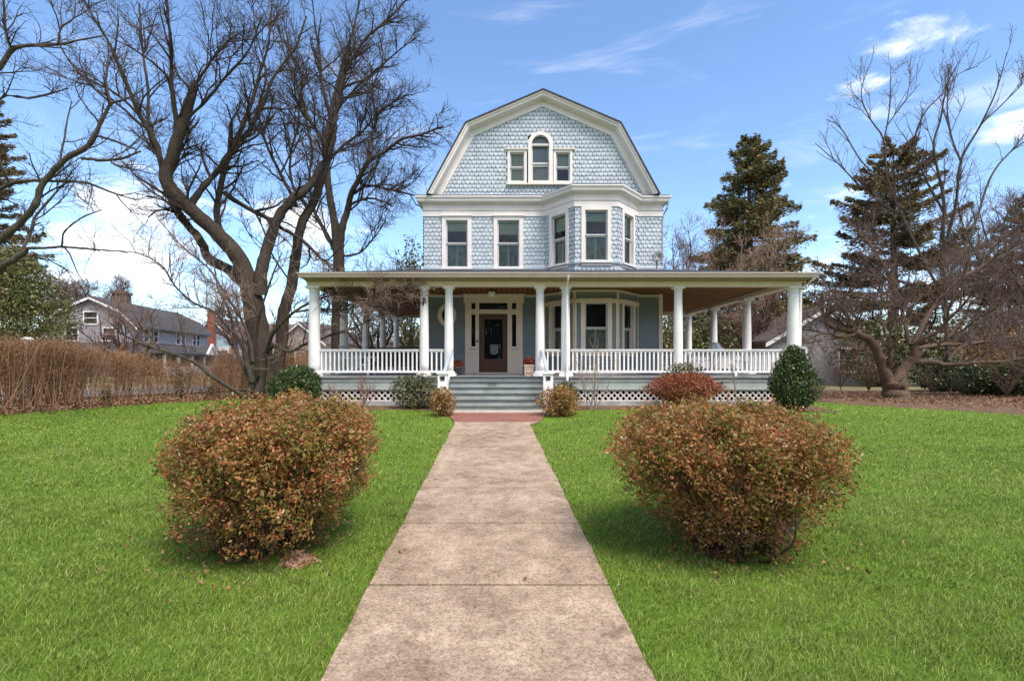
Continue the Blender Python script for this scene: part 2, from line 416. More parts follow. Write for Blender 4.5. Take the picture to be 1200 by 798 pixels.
def quad(mb, a0, a1, b0, b1, c): mb.face((a0, b0, c), (a1, b0, c), (a1, b1, c), (a0, b1, c))
def backing(mb, fr, u0, u1, v0, v1, holes, w=-.006):
    mb.fr = fr; mb.t = .3
    us = sorted({u0, u1} | {min(max(e, u0), u1) for h in holes for e in h[:2]})
    for a, b in zip(us, us[1:]):
        if b - a < 1e-4: continue
        m = (a+b)/2; cuts = sorted([(h[2], h[3]) for h in holes if h[0] < m < h[1]]); v = v0
        for c, d in cuts:
            if c > v: mb.face((a, v, w), (b, v, w), (b, min(c, v1), w), (a, min(c, v1), w))
            v = max(v, d)
        if v < v1: mb.face((a, v, w), (b, v, w), (b, v1, w), (a, v1, w))
def window(fr, u0, u1, v0, v1, vm, cw=.13, cap=True, blind=.38, curtain='curtain_cloth', label=None, name='window', trim='white_trim', sill=True):
    """double-hung window: casing with sash, panes, blind and curtain as sub-parts"""
    mb = MB(fr)
    d0 = .055
    mb.box(u0-cw, u0, v0, v1, -.14, d0).box(u1, u1+cw, v0, v1, -.14, d0)
    mb.box(u0-cw, u1+cw, v1, v1+cw, -.14, d0)
    if cap: mb.box(u0-cw-.03, u1+cw+.03, v1+cw, v1+cw+.04, -.02, d0+.045)
    if sill: mb.box(u0-cw-.02, u1+cw+.02, v0-.06, v0, -.14, d0+.05).box(u0-cw, u1+cw, v0-.15, v0-.06, -.02, d0-.01)
    else: mb.box(u0-cw, u1+cw, v0-cw, v0, -.14, d0)
    w = hb(mb, name, trim)
    if label: w['label'] = label
    s = MB(fr); t = .045
    s.box(u0, u0+t, vm, v1, -.075, -.03).box(u1-t, u1, vm, v1, -.075, -.03).box(u0+t, u1-t, v1-t, v1, -.075, -.03).box(u0+t, u1-t, vm, vm+t, -.075, -.03)
    s.box(u0, u0+t, v0, vm-.002, -.11, -.065).box(u1-t, u1, v0, vm-.002, -.11, -.065).box(u0+t, u1-t, v0, v0+t*1.4, -.11, -.065).box(u0+t, u1-t, vm-t, vm-.002, -.11, -.065)
    sub(s, 'sash', 'sash_grey', w)
    p = MB(fr); quad(p, u0+t, u1-t, vm+t, v1-t, -.052); quad(p, u0+t, u1-t, v0+t*1.4, vm-t, -.088)
    sub(p, 'pane', 'window_glass', w)
    H = v1 - v0
    if blind:
        b = MB(fr); b.box(u0+.01, u1-.01, v1-H*.5*blind, v1-.01, -.150, -.142); sub(b, 'blind', 'blind_cloth', w)
    if curtain:
        c = MB(fr); um = (u0+u1)/2; e = .035 + .01*random.random(); n = 9
        for a, b_ in ((u0+.01, um-e), (um+e, u1-.01)):
            for k in range(n):
                x0 = a + (b_-a)*k/n; x1 = a + (b_-a)*(k+1)/n; z0 = -.17 + .018*(k % 2); z1 = -.17 + .018*((k+1) % 2)
                c.face((x0, v0, z0), (x1, v0, z1), (x1, vm+.03, z1), (x0, vm+.03, z0))
        sub(c, 'curtain', curtain, w)
        c = MB(fr); c.box(um-e+.004, um+e-.004, v0, vm, -.158, -.150); sub(c, 'shutter_stile', 'curtain_white', w)
    b = MB(fr); b.face((u0-.1, v0-.1, -.36), (u1+.1, v0-.1, -.36), (u1+.1, v1+.1, -.36), (u0-.1, v1+.1, -.36))
    for (a, c_) in ((u0-.01, u0-.01), (u1+.01, u1+.01)): b.face((a, v0, -.14), (a, v1, -.14), (a, v1, -.36), (a, v0, -.36))
    sub(b, 'dark_room', 'dark_void', w)
    return w

# ---- plan
JL, CL, CR, JR = (1.125, DW), (2.0, 16.3), (3.36, 16.3), (4.255, DW)
FW, _ = frame((0, DW), (1, DW))                       # front wall frame: u = world x, v = world z
BL, BLn = frame(JL, CL); BC, BCn = frame(CL, CR); BR, BRn = frame(CR, JR)
PW = 4.74                                              # porch roof meets the wall here
Z2 = 6.56                                              # top of the shingled storey
def bay_z(py): return CZ + (HY - py) / F * 16.3

# ---- second storey: openings measured on the wall plane
w1 = (WX(522.6), WX(548.2), WZ(314.0), WZ(258.4), WZ(285.6)); w2 = (WX(583.0), WX(608.6), WZ(314.0), WZ(258.4), WZ(285.6))
mb = MB()
cwh = .06
holes = [(w[0]-cwh, w[1]+cwh, w[2]-.1, w[3]+.1) for w in (w1, w2)] + [(JL[0], JR[0], 0, 99)]
scallop(mb, FW, XL, XR, PW-.1, Z2, holes)
backing(mb, FW, XL, XR, PW-.1, Z2, [(w[0]-.02, w[1]+.02, w[2]-.02, w[3]+.02) for w in (w1, w2)] + [(JL[0], JR[0], 0, 99)])
bv0, bv1, bvm = bay_z(306.2), bay_z(246.6), bay_z(275.8)
cwid = .37
bay_holes = {}
for fr, L, key in ((BL, BLn, 'l'), (BC, BCn, 'c'), (BR, BRn, 'r')):
    hw = .36 if key == 'c' else .33
    um = L/2; bay_holes[key] = (um-hw, um+hw)
    scallop(mb, fr, 0, L, PW-.1-2*.136, 6.62, [(um-hw-.06, um+hw+.06, bv0-.1, bv1+.1)])
    backing(mb, fr, -.01, L+.01, PW-.1-2*.136, 6.62, [(um-hw-.02, um+hw+.02, bv0-.02, bv1+.02)])
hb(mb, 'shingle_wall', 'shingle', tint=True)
for w, lb in ((w1, 'upstairs window nearest the corner of the house'), (w2, 'upstairs window beside the bay')):
    window(FW, *w, blind=.42 if w is w1 else .56)
for key, fr in (('l', BL), ('c', BC), ('r', BR)):
    window(fr, bay_holes[key][0], bay_holes[key][1], bv0, bv1, bvm, cw=.115, cap=False, blind={'l': .62, 'c': .40, 'r': .78}[key], sill=True)
# corner boards of the bay, thin
mb = MB()
for c in (CL, CR, JL, JR):
    pass
# ---- frieze band + cornice follow the plan outline
def outline(off):
    """plan polyline of front wall with bay, offset outward by off"""
    pts = [(XL, DW), JL, CL, CR, JR, (XR, DW)]
    res = []
    ns = []
    for a, b in zip(pts, pts[1:]):
        u = A((b[0]-a[0], b[1]-a[1])); u /= np.linalg.norm(u); ns.append(A((u[1], -u[0])))
    for k, p in enumerate(pts):
        if k == 0: n = ns[0]; q = A(p) + n*off + A((-off, 0))
        elif k == len(pts)-1: n = ns[-1]; q = A(p) + n*off + A((off, 0))
        else:
            m = ns[k-1] + ns[k]; m /= (1 + ns[k-1] @ ns[k]); q = A(p) + m*off
        res.append(q)
    return res
def band(mb, prof):
    """sweep profile [(off, z)...] round the front, closed against the wall and returned along the sides"""
    lines = []
    for off, z in prof:
        o = outline(off)
        lines.append([(o[0][0], YB, z)] + [(q[0], q[1], z) for q in o] + [(o[-1][0], YB, z)])
    for a, b in zip(lines, lines[1:]):
        for k in range(len(a)-1): mb.face(a[k], a[k+1], b[k+1], b[k])
mb = MB(); band(mb, [(.0, Z2-.03), (.045, Z2-.03), (.045, Z2+.15), (.02, Z2+.15)]); hb(mb, 'head_band', 'white_trim')
mb = MB(); band(mb, [(.02, Z2+.15), (.06, Z2+.15), (.075, Z2+.185), (.04, Z2+.20), (.03, Z2+.24), (.03, 6.90), (.07, 6.93)]); hb(mb, 'frieze', 'white_trim')
mb = MB(); band(mb, [(.07, 6.93), (.11, 6.96), (.19, 6.975), (.19, 7.0), (.215, 7.0), (.225, 7.06), (.265, 7.12), (.265, 7.16), (.23, 7.165)]); hb(mb, 'cornice', 'white_trim')
mb = MB(); band(mb, [(.23, 7.166), (.20, 7.21), (-.05, 7.25)])
mb.face((JL[0], DW, 7.24), (CL[0], CL[1], 7.235), (CR[0], CR[1], 7.235), (JR[0], DW, 7.24)); hb(mb, 'cornice_roof', 'slate_roof')
mb = MB(); band(mb, [(.03, PW-.02), (.05, PW-.02), (.05, PW+.06), (.03, PW+.09)]); hb(mb, 'base_trim', 'rail_grey')

# ---- gable
gz0, gz1, gz2 = 7.2, 9.58, 10.69
gc = 1.04
GO = [(gc-3.90, gz0), (gc-2.60, gz1), (gc, gz2), (gc+2.60, gz1), (gc+3.90, gz0)]       # outer edge of the rake
def inset(poly, dist):
    res = []
    for k, p in enumerate(poly):
        seg = []
        if k > 0: seg.append(A(p) - A(poly[k-1]))
        if k < len(poly)-1: seg.append(A(poly[k+1]) - A(p))
        ns = [A((s[1], -s[0]))/np.linalg.norm(s) for s in seg]
        if len(ns) == 1:
            n = ns[0]; t = seg[0]/np.linalg.norm(seg[0]); res.append(A(p) + n*dist + (t*0)); q = res[-1]
            # keep the foot on the base line
            q += t * ((p[1]-q[1]) / t[1])
        else:
            m = (ns[0]+ns[1]) / (1 + ns[0] @ ns[1]); res.append(A(p) + m*dist)
    return [tuple(r) for r in res]
GW = inset(GO, .30)
def glim(v):
    def side(sgn):
        pts = [GW[0], GW[1], GW[2]] if sgn < 0 else [GW[4], GW[3], GW[2]]
        for (a, b) in zip(pts, pts[1:]):
            if a[1] <= v <= b[1]: return a[0] + (b[0]-a[0])*(v-a[1])/(b[1]-a[1])
        return pts[0][0] if v < pts[0][1] else gc
    return side(-1), side(1)
pal = (WX(595.5), WX(671.0), WZ(214.5), WZ(176.5))
ac, ar_g, zs = WX(633.3), (WX(643.3)-WX(623.0))/2, WZ(169.5)
mb = MB(); scallop(mb, FW, gc-4, gc+4, 7.22, gz2-.35, [(pal[0], pal[1], pal[2], pal[3]), (ac-.36, ac+.36, pal[2], zs+.25)], glim)
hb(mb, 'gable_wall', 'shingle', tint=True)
# rake: wall board, soffit, crown fascia, roof edge
GI = inset(GO, .34)
def rake(mb, a, b, y0, y1):
    for k in range(len(a)-1):
        mb.face((a[k][0], y0, a[k][1]), (a[k+1][0], y0, a[k+1][1]), (b[k+1][0], y1, b[k+1][1]), (b[k][0], y1, b[k][1]))
mb = MB(); g1 = inset(GO, .045); g2 = inset(GO, .16); g3 = inset(GO, .185); g4 = inset(GO, .215); g5 = inset(GO, .40)
yF = DW - .34
rake(mb, g1, inset(GO, .09), yF-.02, yF-.02); rake(mb, inset(GO, .09), inset(GO, .11), yF-.02, yF+.03); rake(mb, inset(GO, .11), g2, yF+.03, yF+.03); rake(mb, g2, g3, yF+.03, yF+.06)
rake(mb, g3, g4, yF+.06, DW-.06); rake(mb, g4, inset(GO, .24), DW-.06, DW-.06); rake(mb, inset(GO, .24), inset(GO, .245), DW-.06, DW-.045); rake(mb, inset(GO, .245), g5, DW-.045, DW-.045); rake(mb, g5, inset(GO, .405), DW-.045, DW+.01)
hb(mb, 'rake_board', 'white_trim')
mb = MB(); rake(mb, GO, g1, yF-.05, yF-.05); rake(mb, g1, inset(GO, .05), yF-.05, yF-.02); rake(mb, GO, GO, yF-.05, YB+.3)
hb(mb, 'roof', 'dark_roof')
# side roof slopes are part of roof; side + back walls
mb = MB()
for (p, q) in (((XL, YB), (XL, DW)), ((XR, DW), (XR, YB)), ((XR, YB), (XL, YB))):
    fr, L = frame(p, q); lap(mb, fr, 0, L, .55, 7.0)
hb(mb, 'side_wall', 'clapboard')
mb = MB()
mb.face((XL+.05, DW+.36, .6), (XR-.05, DW+.36, .6), (XR-.05, DW+.36, 7.2), (XL+.05, DW+.36, 7.2))
hb(mb, 'inner_wall', 'dark_void')
mb = MB(FW); mb.prism([(p[0], p[1]) for p in GI], -.42, -.40); hb(mb, 'inner_wall', 'dark_void')

# Palladian window: two flankers and an arched centre
zt = WZ(177.5)
for a, b, mat in ((597.6, 614.4, 'curtain_white'), (651.4, 667.8, None)):
    window(FW, WX(a), WX(b), WZ(213.2), WZ(179.2), WZ(196.4), cw=.085, cap=False, blind=2.0 if mat else .9, curtain=None, sill=False, name='attic_window')
def arch(r, z0, n=14, c=None):
    c = ac if c is None else c
    return [(c-r, z0), (c+r, z0)] + [(c + r*math.cos(math.pi*j/n), zs + r*math.sin(math.pi*j/n)) for j in range(n+1)]
mb = MB(FW); ro = ar_g + .125; n = 14
out_ = [(ac-ro, WZ(215.6))] + [(ac - ro*math.cos(math.pi*j/n), zs + ro*math.sin(math.pi*j/n)) for j in range(n+1)] + [(ac+ro, WZ(215.6))]
in_ = [(ac-ar_g, WZ(212.6))] + [(ac - ar_g*math.cos(math.pi*j/n), zs + ar_g*math.sin(math.pi*j/n)) for j in range(n+1)] + [(ac+ar_g, WZ(212.6))]
mb.ring(out_, in_, -.12, .075)
aw = hb(mb, 'arched_window', 'white_trim')
s = MB(FW)
s.box(ac-ar_g, ac+ar_g, WZ(171.6), WZ(169.0), -.09, .04).box(ac-ar_g, ac+ar_g, WZ(192.6), WZ(190.4), -.09, -.02).box(ac-ar_g, ac+ar_g, WZ(195), WZ(193.0), -.11, -.05)
s.box(ac-ar_g, ac-ar_g+.04, WZ(212.6), WZ(171.6), -.10, -.03).box(ac+ar_g-.04, ac+ar_g, WZ(212.6), WZ(171.6), -.10, -.03)
sub(s, 'sash', 'sash_grey', aw)
p = MB(FW); r = ar_g
p.face(*[(ac + r*math.cos(math.pi*j/n), zs + r*math.sin(math.pi*j/n), -.068) for j in range(n+1)])
quad(p, ac-r+.04, ac+r-.04, WZ(190.4), WZ(171.6), -.068); quad(p, ac-r+.04, ac+r-.04, WZ(212.6), WZ(195), -.088)
sub(p, 'pane', 'window_glass', aw)
b = MB(FW); b.box(ac-r, ac+r, WZ(213), WZ(158), -.15, -.14); sub(b, 'blind', 'blind_grey', aw)
mb = MB(FW)
mb.box(WX(592.5), ac-ro-.004, WZ(176.4), WZ(174.8), -.02, .10).box(ac+ro+.004, WX(673.6), WZ(176.4), WZ(174.8), -.02, .10)
mb.box(WX(593.5), WX(672.6), WZ(217.6), WZ(215.8), -.02, .11)
hb(mb, 'window_hood', 'cream_trim')

# ---- first storey front: clapboard with openings
xd0_, xd1_ = WX(545.2)-.1, WX(612.4)+.1
door_o = (WX(545.2), WX(612.4), PF, WZ(347))
mb = MB()
lap(mb, FW, door_o[1]-.02, JL[0], PF, 3.93); hb(mb, 'clapboard_wall', 'clapboard'); mb = MB()
lap(mb, FW, XL, door_o[0]+.02, PF, 3.93, [(WX(523.9)-.20, WX(523.9)+.20, WZ(369.4)-.27, WZ(369.4)+.27)])
hb(mb, 'clapboard_wall', 'clapboard')
mb = MB(); lap(mb, FW, JR[0], XR, PF, 3.93); hb(mb, 'clapboard_wall', 'clapboard'); mb = MB()
fv0, fv1, fvm = bay_z(411.5), bay_z(354.6), bay_z(384.6)
for fr, L, key in ((BL, BLn, 'l'), (BC, BCn, 'c'), (BR, BRn, 'r')):
    a, b = bay_holes[key]
    lap(mb, fr, 0, L, PF, 3.93, [(a-.09, b+.09, fv0-.09, fv1+.09)])
hb(mb, 'bay_wall', 'clapboard')
for key, fr, L in (('l', BL, BLn), ('c', BC, BCn), ('r', BR, BRn)):
    window(fr, bay_holes[key][0], bay_holes[key][1], fv0, fv1, fvm, cw=.135, cap=False, blind=0, curtain='curtain_cloth', name='bay_window', trim='porch_cream')
mb = MB()
for fr, L in ((BL, BLn), (BC, BCn), (BR, BRn)):
    mb.fr = fr
    mb.box(.0, .05, PF, 3.47, .0, .045).box(L-.05, L, PF, 3.47, .0, .045).box(.0, .03, 3.6, 3.83, .0, .04).box(L-.03, L, 3.6, 3.83, .0, .04)
    mb.box(.0, L, 3.47, 3.60, .0, .07)
    mb.box(.0, L, 3.83, 3.88, .0, .09)
    mb.box(.0, L, PF, PF+.16, .0, .04)
mb.fr = FW
mb.box(XR-.10, XR+.03, PF, 3.89, -.02, .05)
mc = MB(FW); mc.box(XL-.03, XL+.10, PF, 3.89, -.02, .05).box(XL+.1, xd0_, 3.80, 3.86, -.02, .055); hb(mc, 'wall_trim', 'porch_cream')
mb.box(xd1_, JL[0]-.07, 3.80, 3.86, -.02, .055).box(JR[0]+.07, XR-.1, 3.80, 3.86, -.02, .055)
hb(mb, 'wall_trim', 'porch_cream')
# oval window
mb = MB(FW); oc, oz = WX(523.9), WZ(369.4); n = 28
out_ = [(oc + .315*math.cos(2*math.pi*j/n), oz + .385*math.sin(2*math.pi*j/n)) for j in range(n)]
in_ = [(oc + .175*math.cos(2*math.pi*j/n), oz + .245*math.sin(2*math.pi*j/n)) for j in range(n)]
mb.ring(out_, in_, -.05, .06)
ow = hb(mb, 'oval_window', 'porch_cream')
for k in range(4):
    pass
p = MB(FW); p.face(*[(q[0], q[1], -.025) for q in in_]); sub(p, 'pane', 'window_glass', ow)
b = MB(FW); b.prism(in_, -.34, -.30); sub(b, 'dark_room', 'dark_void', ow)

# ---- entrance
mb = MB(FW); t = .05
xs = [WX(v) for v in (545.2, 552.4, 557.2, 561.4, 594.7, 600.0, 604.9, 612.4)]
zt0, zt1 = WZ(362.8), WZ(355.0); zh = WZ(346.8); zd1 = WZ(367.8); zd0 = PF + .05
for a, b in ((0, 1), (2, 3), (4, 5), (6, 7)): mb.box(xs[a], xs[b], PF, zt1, -.16, t)
mb.box(xs[0]-.05, xs[7]+.05, zt1, zh, -.16, t+.01).box(xs[0]-.09, xs[7]+.09, zh, zh+.05, -.02, t+.06)
mb.box(xs[3], xs[4], zd1, zt0, -.16, t-.01)
mb.box(xs[1], xs[2], zd1-.02, zt0+.01, -.16, t-.008).box(xs[5], xs[6], zd1-.02, zt0+.01, -.16, t-.008)
mb.box(xs[3], xs[4], PF, zd0, -.2, t+.03)
for a, b in ((1, 2), (5, 6)):
    mb.box(xs[a]-.06, xs[b]+.06, WZ(408.8), WZ(406.2), -.05, t+.07)
    mb.box(xs[a], xs[b], PF, WZ(408.9), -.1, t-.02)
    mb.box(xs[a]-.10, xs[b]+.10, PF+.05, PF+.10, t, t+.012).box(xs[a]-.10, xs[b]+.10, WZ(413), WZ(411), t, t+.012)
df = hb(mb, 'door_frame', 'porch_cream')
p = MB(FW); quad(p, xs[3], xs[4], zt0, zt1, -.067); tw = hb(p, 'transom_window', 'window_glass')
for a, b in ((1, 2), (5, 6)):
    p = MB(FW); quad(p, xs[a], xs[b], WZ(406.2), zd1-.02, -.067); hb(p, 'sidelight', 'window_glass')
    p = MB(FW); quad(p, xs[a], xs[b], zt0+.01, zt1, -.067); hb(p, 'corner_light', 'window_glass')
b = MB(FW); b.face((xs[0], PF, -.34), (xs[7], PF, -.34), (xs[7], zh, -.34), (xs[0], zh, -.34)); sub(b, 'dark_room', 'dark_void', df)
dz = [WZ(v) for v in (420.6, 374.0)]; dx = (WX(567.4), WX(589.0))
mb = MB(FW); y0, y1 = -.13, -.07
mb.box(xs[3]+.01, dx[0], zd0, zd1, y0, y1).box(dx[1], xs[4]-.01, zd0, zd1, y0, y1).box(dx[0], dx[1], zd0, dz[0], y0, y1).box(dx[0], dx[1], dz[1], zd1, y0, y1)
mb.box(dx[0]-.02, dx[1]+.02, dz[0]-.04, dz[0], y1, y1+.015).box(dx[0], dx[1], PF+.17, dz[0]-.12, y1, y1+.012)
door = hb(mb, 'door', 'door_wood'); door['label'] = 'varnished brown front door with a tall glass panel'
p = MB(FW); quad(p, dx[0], dx[1], dz[0], dz[1], -.098); sub(p, 'door_pane', 'window_glass', door)
p = MB(FW); p.box(WX(574), WX(583.5), WZ(414), WZ(403.5), -.20, -.19); p.box(WX(575.5), WX(582), WZ(415.5), WZ(414), -.2, -.18); sub(p, 'rear_window', 'curtain_white', door)
p = MB(FW); p.box(WX(562.5), WX(564.2), WZ(403), WZ(397.5), -.07, -.05); p.tube([(WX(563.3), WZ(400), -.05), (WX(563.3), WZ(400), -.0)], .03, 10); sub(p, 'door_handle', 'black_iron', door)
p = MB(FW); p.tube([(WX(559.2), WZ(400), .04), (WX(559.2), WZ(400), .075)], .035, 10); hb(p, 'doorbell', 'black_iron')

# ---- porch
FL, FRt = -5.87, 8.28; YF = 14.6; YL, YR = 25.4, 24.0
mb = MB()
mb.box(FL, FRt, YF-.03, DW, PF-.045, PF).box(FL, XL, DW+.001, YL, PF-.045, PF).box(XR, FRt, DW+.001, YR, PF-.045, PF)
hb(mb, 'porch_floor', 'porch_deck')
mb = MB(); e = .05
mb.box(FL+e, FRt-e, YF+.02, YF+.08, .80, PF-.046).box(FL+e, FL+e+.06, YF+.08, YL, .80, PF-.046).box(FRt-e-.06, FRt-e, YF+.08, YR, .80, PF-.046)
mb.box(FL+e-.01, FRt-e+.01, YF-.0, YF+.02, .80, .845).box(FL+e-.01, FRt-e+.01, YF, YF+.02, 1.03, 1.05)
hb(mb, 'porch_skirt', 'skirt_blue')
mb = MB(); mb.box(FL+e, FRt-e, YF+.03, YF+.14, GR-.1, .47).box(FL+e, FL+.2, YF+.14, YL, GR-.1, .47).box(FRt-.2, FRt-e, YF+.14, YR, GR-.1, .47)
hb(mb, 'foundation', 'foundation')
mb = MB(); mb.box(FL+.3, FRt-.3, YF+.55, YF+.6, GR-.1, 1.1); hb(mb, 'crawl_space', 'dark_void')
def lattice(x0, x1, y, z0, z1):
    mb = MB(); st = .172; w = .037; h = z1 - z0
    x = x0 - h
    while x < x1:
        for sgn in (1, -1):
            a = [x, z0] if sgn > 0 else [x, z1]; b = [x+h, z1] if sgn > 0 else [x+h, z0]
            p0, p1 = A(a), A(b)
            for end in (0, 1):
                pass
            t0 = max(0, (x0 - x)/h); t1 = min(1, (x1 - x)/h)
            if t1 - t0 > .05:
                q0 = p0 + (p1-p0)*t0; q1 = p0 + (p1-p0)*t1
                yy = y + (.007 if sgn > 0 else -.003)
                mb.bar((q0[0], yy, q0[1]), (q1[0], yy, q1[1]), .008, w)
        x += st
    mb.box(x0, x1, y-.02, y-.012, z0-.01, z0+.035)
    hb(mb, 'lattice', 'white_trim')
for x0, x1 in ((FL+.08, -2.0), (1.12, FRt-.08)): lattice(x0, x1, YF+.05, .47, .80)
# stairs
SX0, SX1 = -1.75, .86; rz = (PF - ground(13.0)) / 6; run = .30
mb = MB()
for k in range(6):
    zt_ = PF - rz*k; y = YF - run*k
    mb.box(SX0, SX1, y, y+.03, zt_-rz + (.0 if k == 5 else .002), zt_-.025)
for x in (SX0-.06, SX1+.012):
    mb.fr = None
    pts = [(YF, PF-.05), (YF-1.5, ground(13)+rz-.03), (YF-1.5, ground(13)-.05), (YF, ground(13)-.05)]
    n0 = len(mb.V); mb.prism(pts, x, x+.048)
    for i in range(n0, len(mb.V)):
        a_, b_, c_ = mb.V[i]; mb.V[i] = (c_, a_, b_)
stairs = hb(mb, 'stairs', 'step_paint')
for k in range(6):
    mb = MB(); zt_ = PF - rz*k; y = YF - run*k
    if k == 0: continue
    mb.box(SX0-.03, SX1+.03, y-.026, y+run, zt_-.024, zt_); sub(mb, 'tread', 'tread_shadow', stairs)
mb = MB(); mb.box(SX0-.04, SX1+.04, YF-.046, YF-.031, PF-.034, PF+.002); sub(mb, 'tread', 'tread_shadow', stairs)
for k, ch in enumerate('117'):
    cu = bpy.data.curves.new('digit', 'FONT'); cu.body = ch; cu.size = .125; cu.extrude = .006; cu.align_x = 'CENTER'
    tmp = bpy.data.objects.new('digit_text', cu); col.objects.link(tmp); bpy.context.view_layer.update()
    nme = bpy.data.meshes.new_from_object(tmp.evaluated_get(bpy.context.evaluated_depsgraph_get())); bpy.data.objects.remove(tmp)
    nme.materials.clear(); hn = link('house_number', nme, M['black_iron'], stairs)
    hn.location = (-.555 + .082*(k-1), YF-run-.008, PF-2*rz+.025); hn.rotation_euler = (R(90), 0, 0)
# newels and handrails
for cx in (-1.78, .93):
    mb = MB(); y = 13.25; mb.box(cx-.125, cx+.125, y-.125, y+.125, ground(13)-.05, 1.29)
    mb.box(cx-.155, cx+.155, y-.155, y+.155, 1.29, 1.325).box(cx-.135, cx+.135, y-.135, y+.135, ground(13)-.05, ground(13)+.14)
    nw = hb(mb, 'newel_post', 'column_white')
    mb = MB(); mb.box(cx-.055, cx+.055, y-.142, y-.126, 1.13, 1.215).box(cx-.065, cx+.065, y-.15, y-.126, 1.215, 1.228); sub(mb, 'step_light', 'black_iron', nw)
    mb = MB(); top = (cx + (.06 if cx < 0 else -.06), YF+.08, PF+.76); mb.bar((cx, y+.14, 1.29), top, .085, .05); hb(mb, 'handrail', 'rail_grey')
    mb = MB(); mb.bar((cx, y+.13, ground(13)+.25), (cx, YF-.02, PF+.07), .05, .13); hb(mb, 'stair_string', 'column_white')
# columns
def column(x, y, r=.128, square=False):
    mb = MB(); z0, z1 = PF, 3.77
    h = z1 - z0 - .29
    prof = [(r*(1 - .16*max(0, (t-.3)/.7)**1.6), z0+.135 + h*t) for t in np.linspace(0, 1, 12)]
    mb.lathe((x, y), prof, 20)
    c = hb(mb, 'column', 'column_white', smooth=True)
    mb = MB(); q = r*1.5; mb.box(x-q, x+q, y-q, y+q, z0, z0+.075); mb.lathe((x, y), [(r*1.18, z0+.075), (r*1.34, z0+.09), (r*1.34, z0+.112), (r*1.15, z0+.13), (r*1.04, z0+.137)], 20)
    sub(mb, 'base', 'column_white', c)
    mb = MB(); rt = r*.84; mb.lathe((x, y), [(rt*1.02, z1-.156), (rt*1.14, z1-.15), (rt*1.14, z1-.135), (rt*1.02, z1-.125), (rt*1.02, z1-.10), (rt*1.35, z1-.055)], 20)
    mb.box(x-rt*1.45, x+rt*1.45, y-rt*1.45, y+rt*1.45, z1-.055, z1); sub(mb, 'capital', 'column_white', c)
    return c
CY = 14.82
cols = [-5.72, -2.54, -1.825, .81, 1.55, 4.81, 8.14]
for x in cols: column(x, CY, .165 if x in (cols[0], cols[-1]) else .132)
left_cols = [CY + k*2.62 for k in range(1, 5)]; right_cols = [CY + k*2.93 for k in range(1, 4)]
for y in left_cols: column(-5.72, y, .14)
for y in right_cols: column(8.14, y, .15)
# railings
def railing(p, q, z0=PF):
    p, q = A(p, ), A(q); L = np.linalg.norm(q-p); t = (q-p)/L
    mb = MB()
    nn = int(L/.123); 
    for k in range(nn):
        c = p + t*(L*(k+.5)/nn)
        mb.bar((c[0], c[1], z0+.155), (c[0], c[1], z0+.70), .042)
    P3 = lambda c, z: (c[0], c[1], z)
    mb.bar(P3(p, z0+.125), P3(q, z0+.125), .06, .06).bar(P3(p, z0+.722), P3(q, z0+.722), .06, .045).bar(P3(p, z0+.758), P3(q, z0+.758), .10, .028)
    nb = max(1, int(L/1.5))
    for k in range(1, nb):
        c = p + t*(L*k/nb); mb.box(c[0]-.03, c[0]+.03, c[1]-.03, c[1]+.03, z0, z0+.095)
    hb(mb, 'railing', 'column_white')
for a, b in zip(cols, cols[1:]):
    if a == -1.825: continue
    railing((a+.15, CY), (b-.15, CY))
ly = [CY] + left_cols; ry = [CY] + right_cols
for a, b in zip(ly, ly[1:]): railing((-5.72, a+.16), (-5.72, b-.16))
for a, b in zip(ry, ry[1:]): railing((8.14, a+.16), (8.14, b-.16))
railing((-5.55, ly[-1]), (XL-.05, ly[-1])); railing((XR+.05, ry[-1]), (8.0, ry[-1]))
# entablature
mb = MB()
mb.box(-5.88, 8.30, CY-.15, CY+.15, 3.77, 3.96).box(-5.87, -5.57, CY+.151, ly[-1]+.15, 3.77, 3.96).box(7.99, 8.29, CY+.151, ry[-1]+.15, 3.77, 3.96)
mb.box(-5.56, XL, ly[-1]-.15, ly[-1]+.15, 3.77, 3.96).box(XR, 7.98, ry[-1]-.15, ry[-1]+.15, 3.77, 3.96)
mb.box(-5.90, 8.32, CY-.175, CY-.151, 3.86, 3.90)
hb(mb, 'beam', 'porch_cream')
t = NT('soffit_boards'); w = t.n('ShaderNodeTexWave', Scale=3.2, wave_type='BANDS', bands_direction='X'); t.l(t.coord(), w.inputs['Vector'])
t.color(t.ramp(w.outputs['Fac'], [(0, (.17, .115, .07)), (.3, (.34, .245, .155))])); t.rough(.6); t.bump(w.outputs['Fac'], .7, .01); M['soffit'] = t.m
EX0, EX1, EY = -5.97, 8.52, 14.22
mb = MB()
mb.face((EX0+.06, EY+.06, 3.955), (EX1-.06, EY+.06, 3.955), (8.30, CY-.15, 3.895), (-5.88, CY-.15, 3.895))
mb.face((EX0+.06, EY+.06, 3.955), (-5.88, CY-.15, 3.895), (-5.88, ly[-1]+.3, 3.895), (EX0+.06, ly[-1]+.3, 3.955))
mb.face((EX1-.06, EY+.06, 3.955), (8.30, CY-.15, 3.895), (8.30, ry[-1]+.3, 3.895), (EX1-.06, ry[-1]+.3, 3.955))
hb(mb, 'soffit', 'soffit')
mb = MB()
pr = [(.06, 3.95), (.03, 3.95), (.012, 4.0), (.0, 4.05), (-.015, 4.055), (-.015, 4.085), (.03, 4.085)]
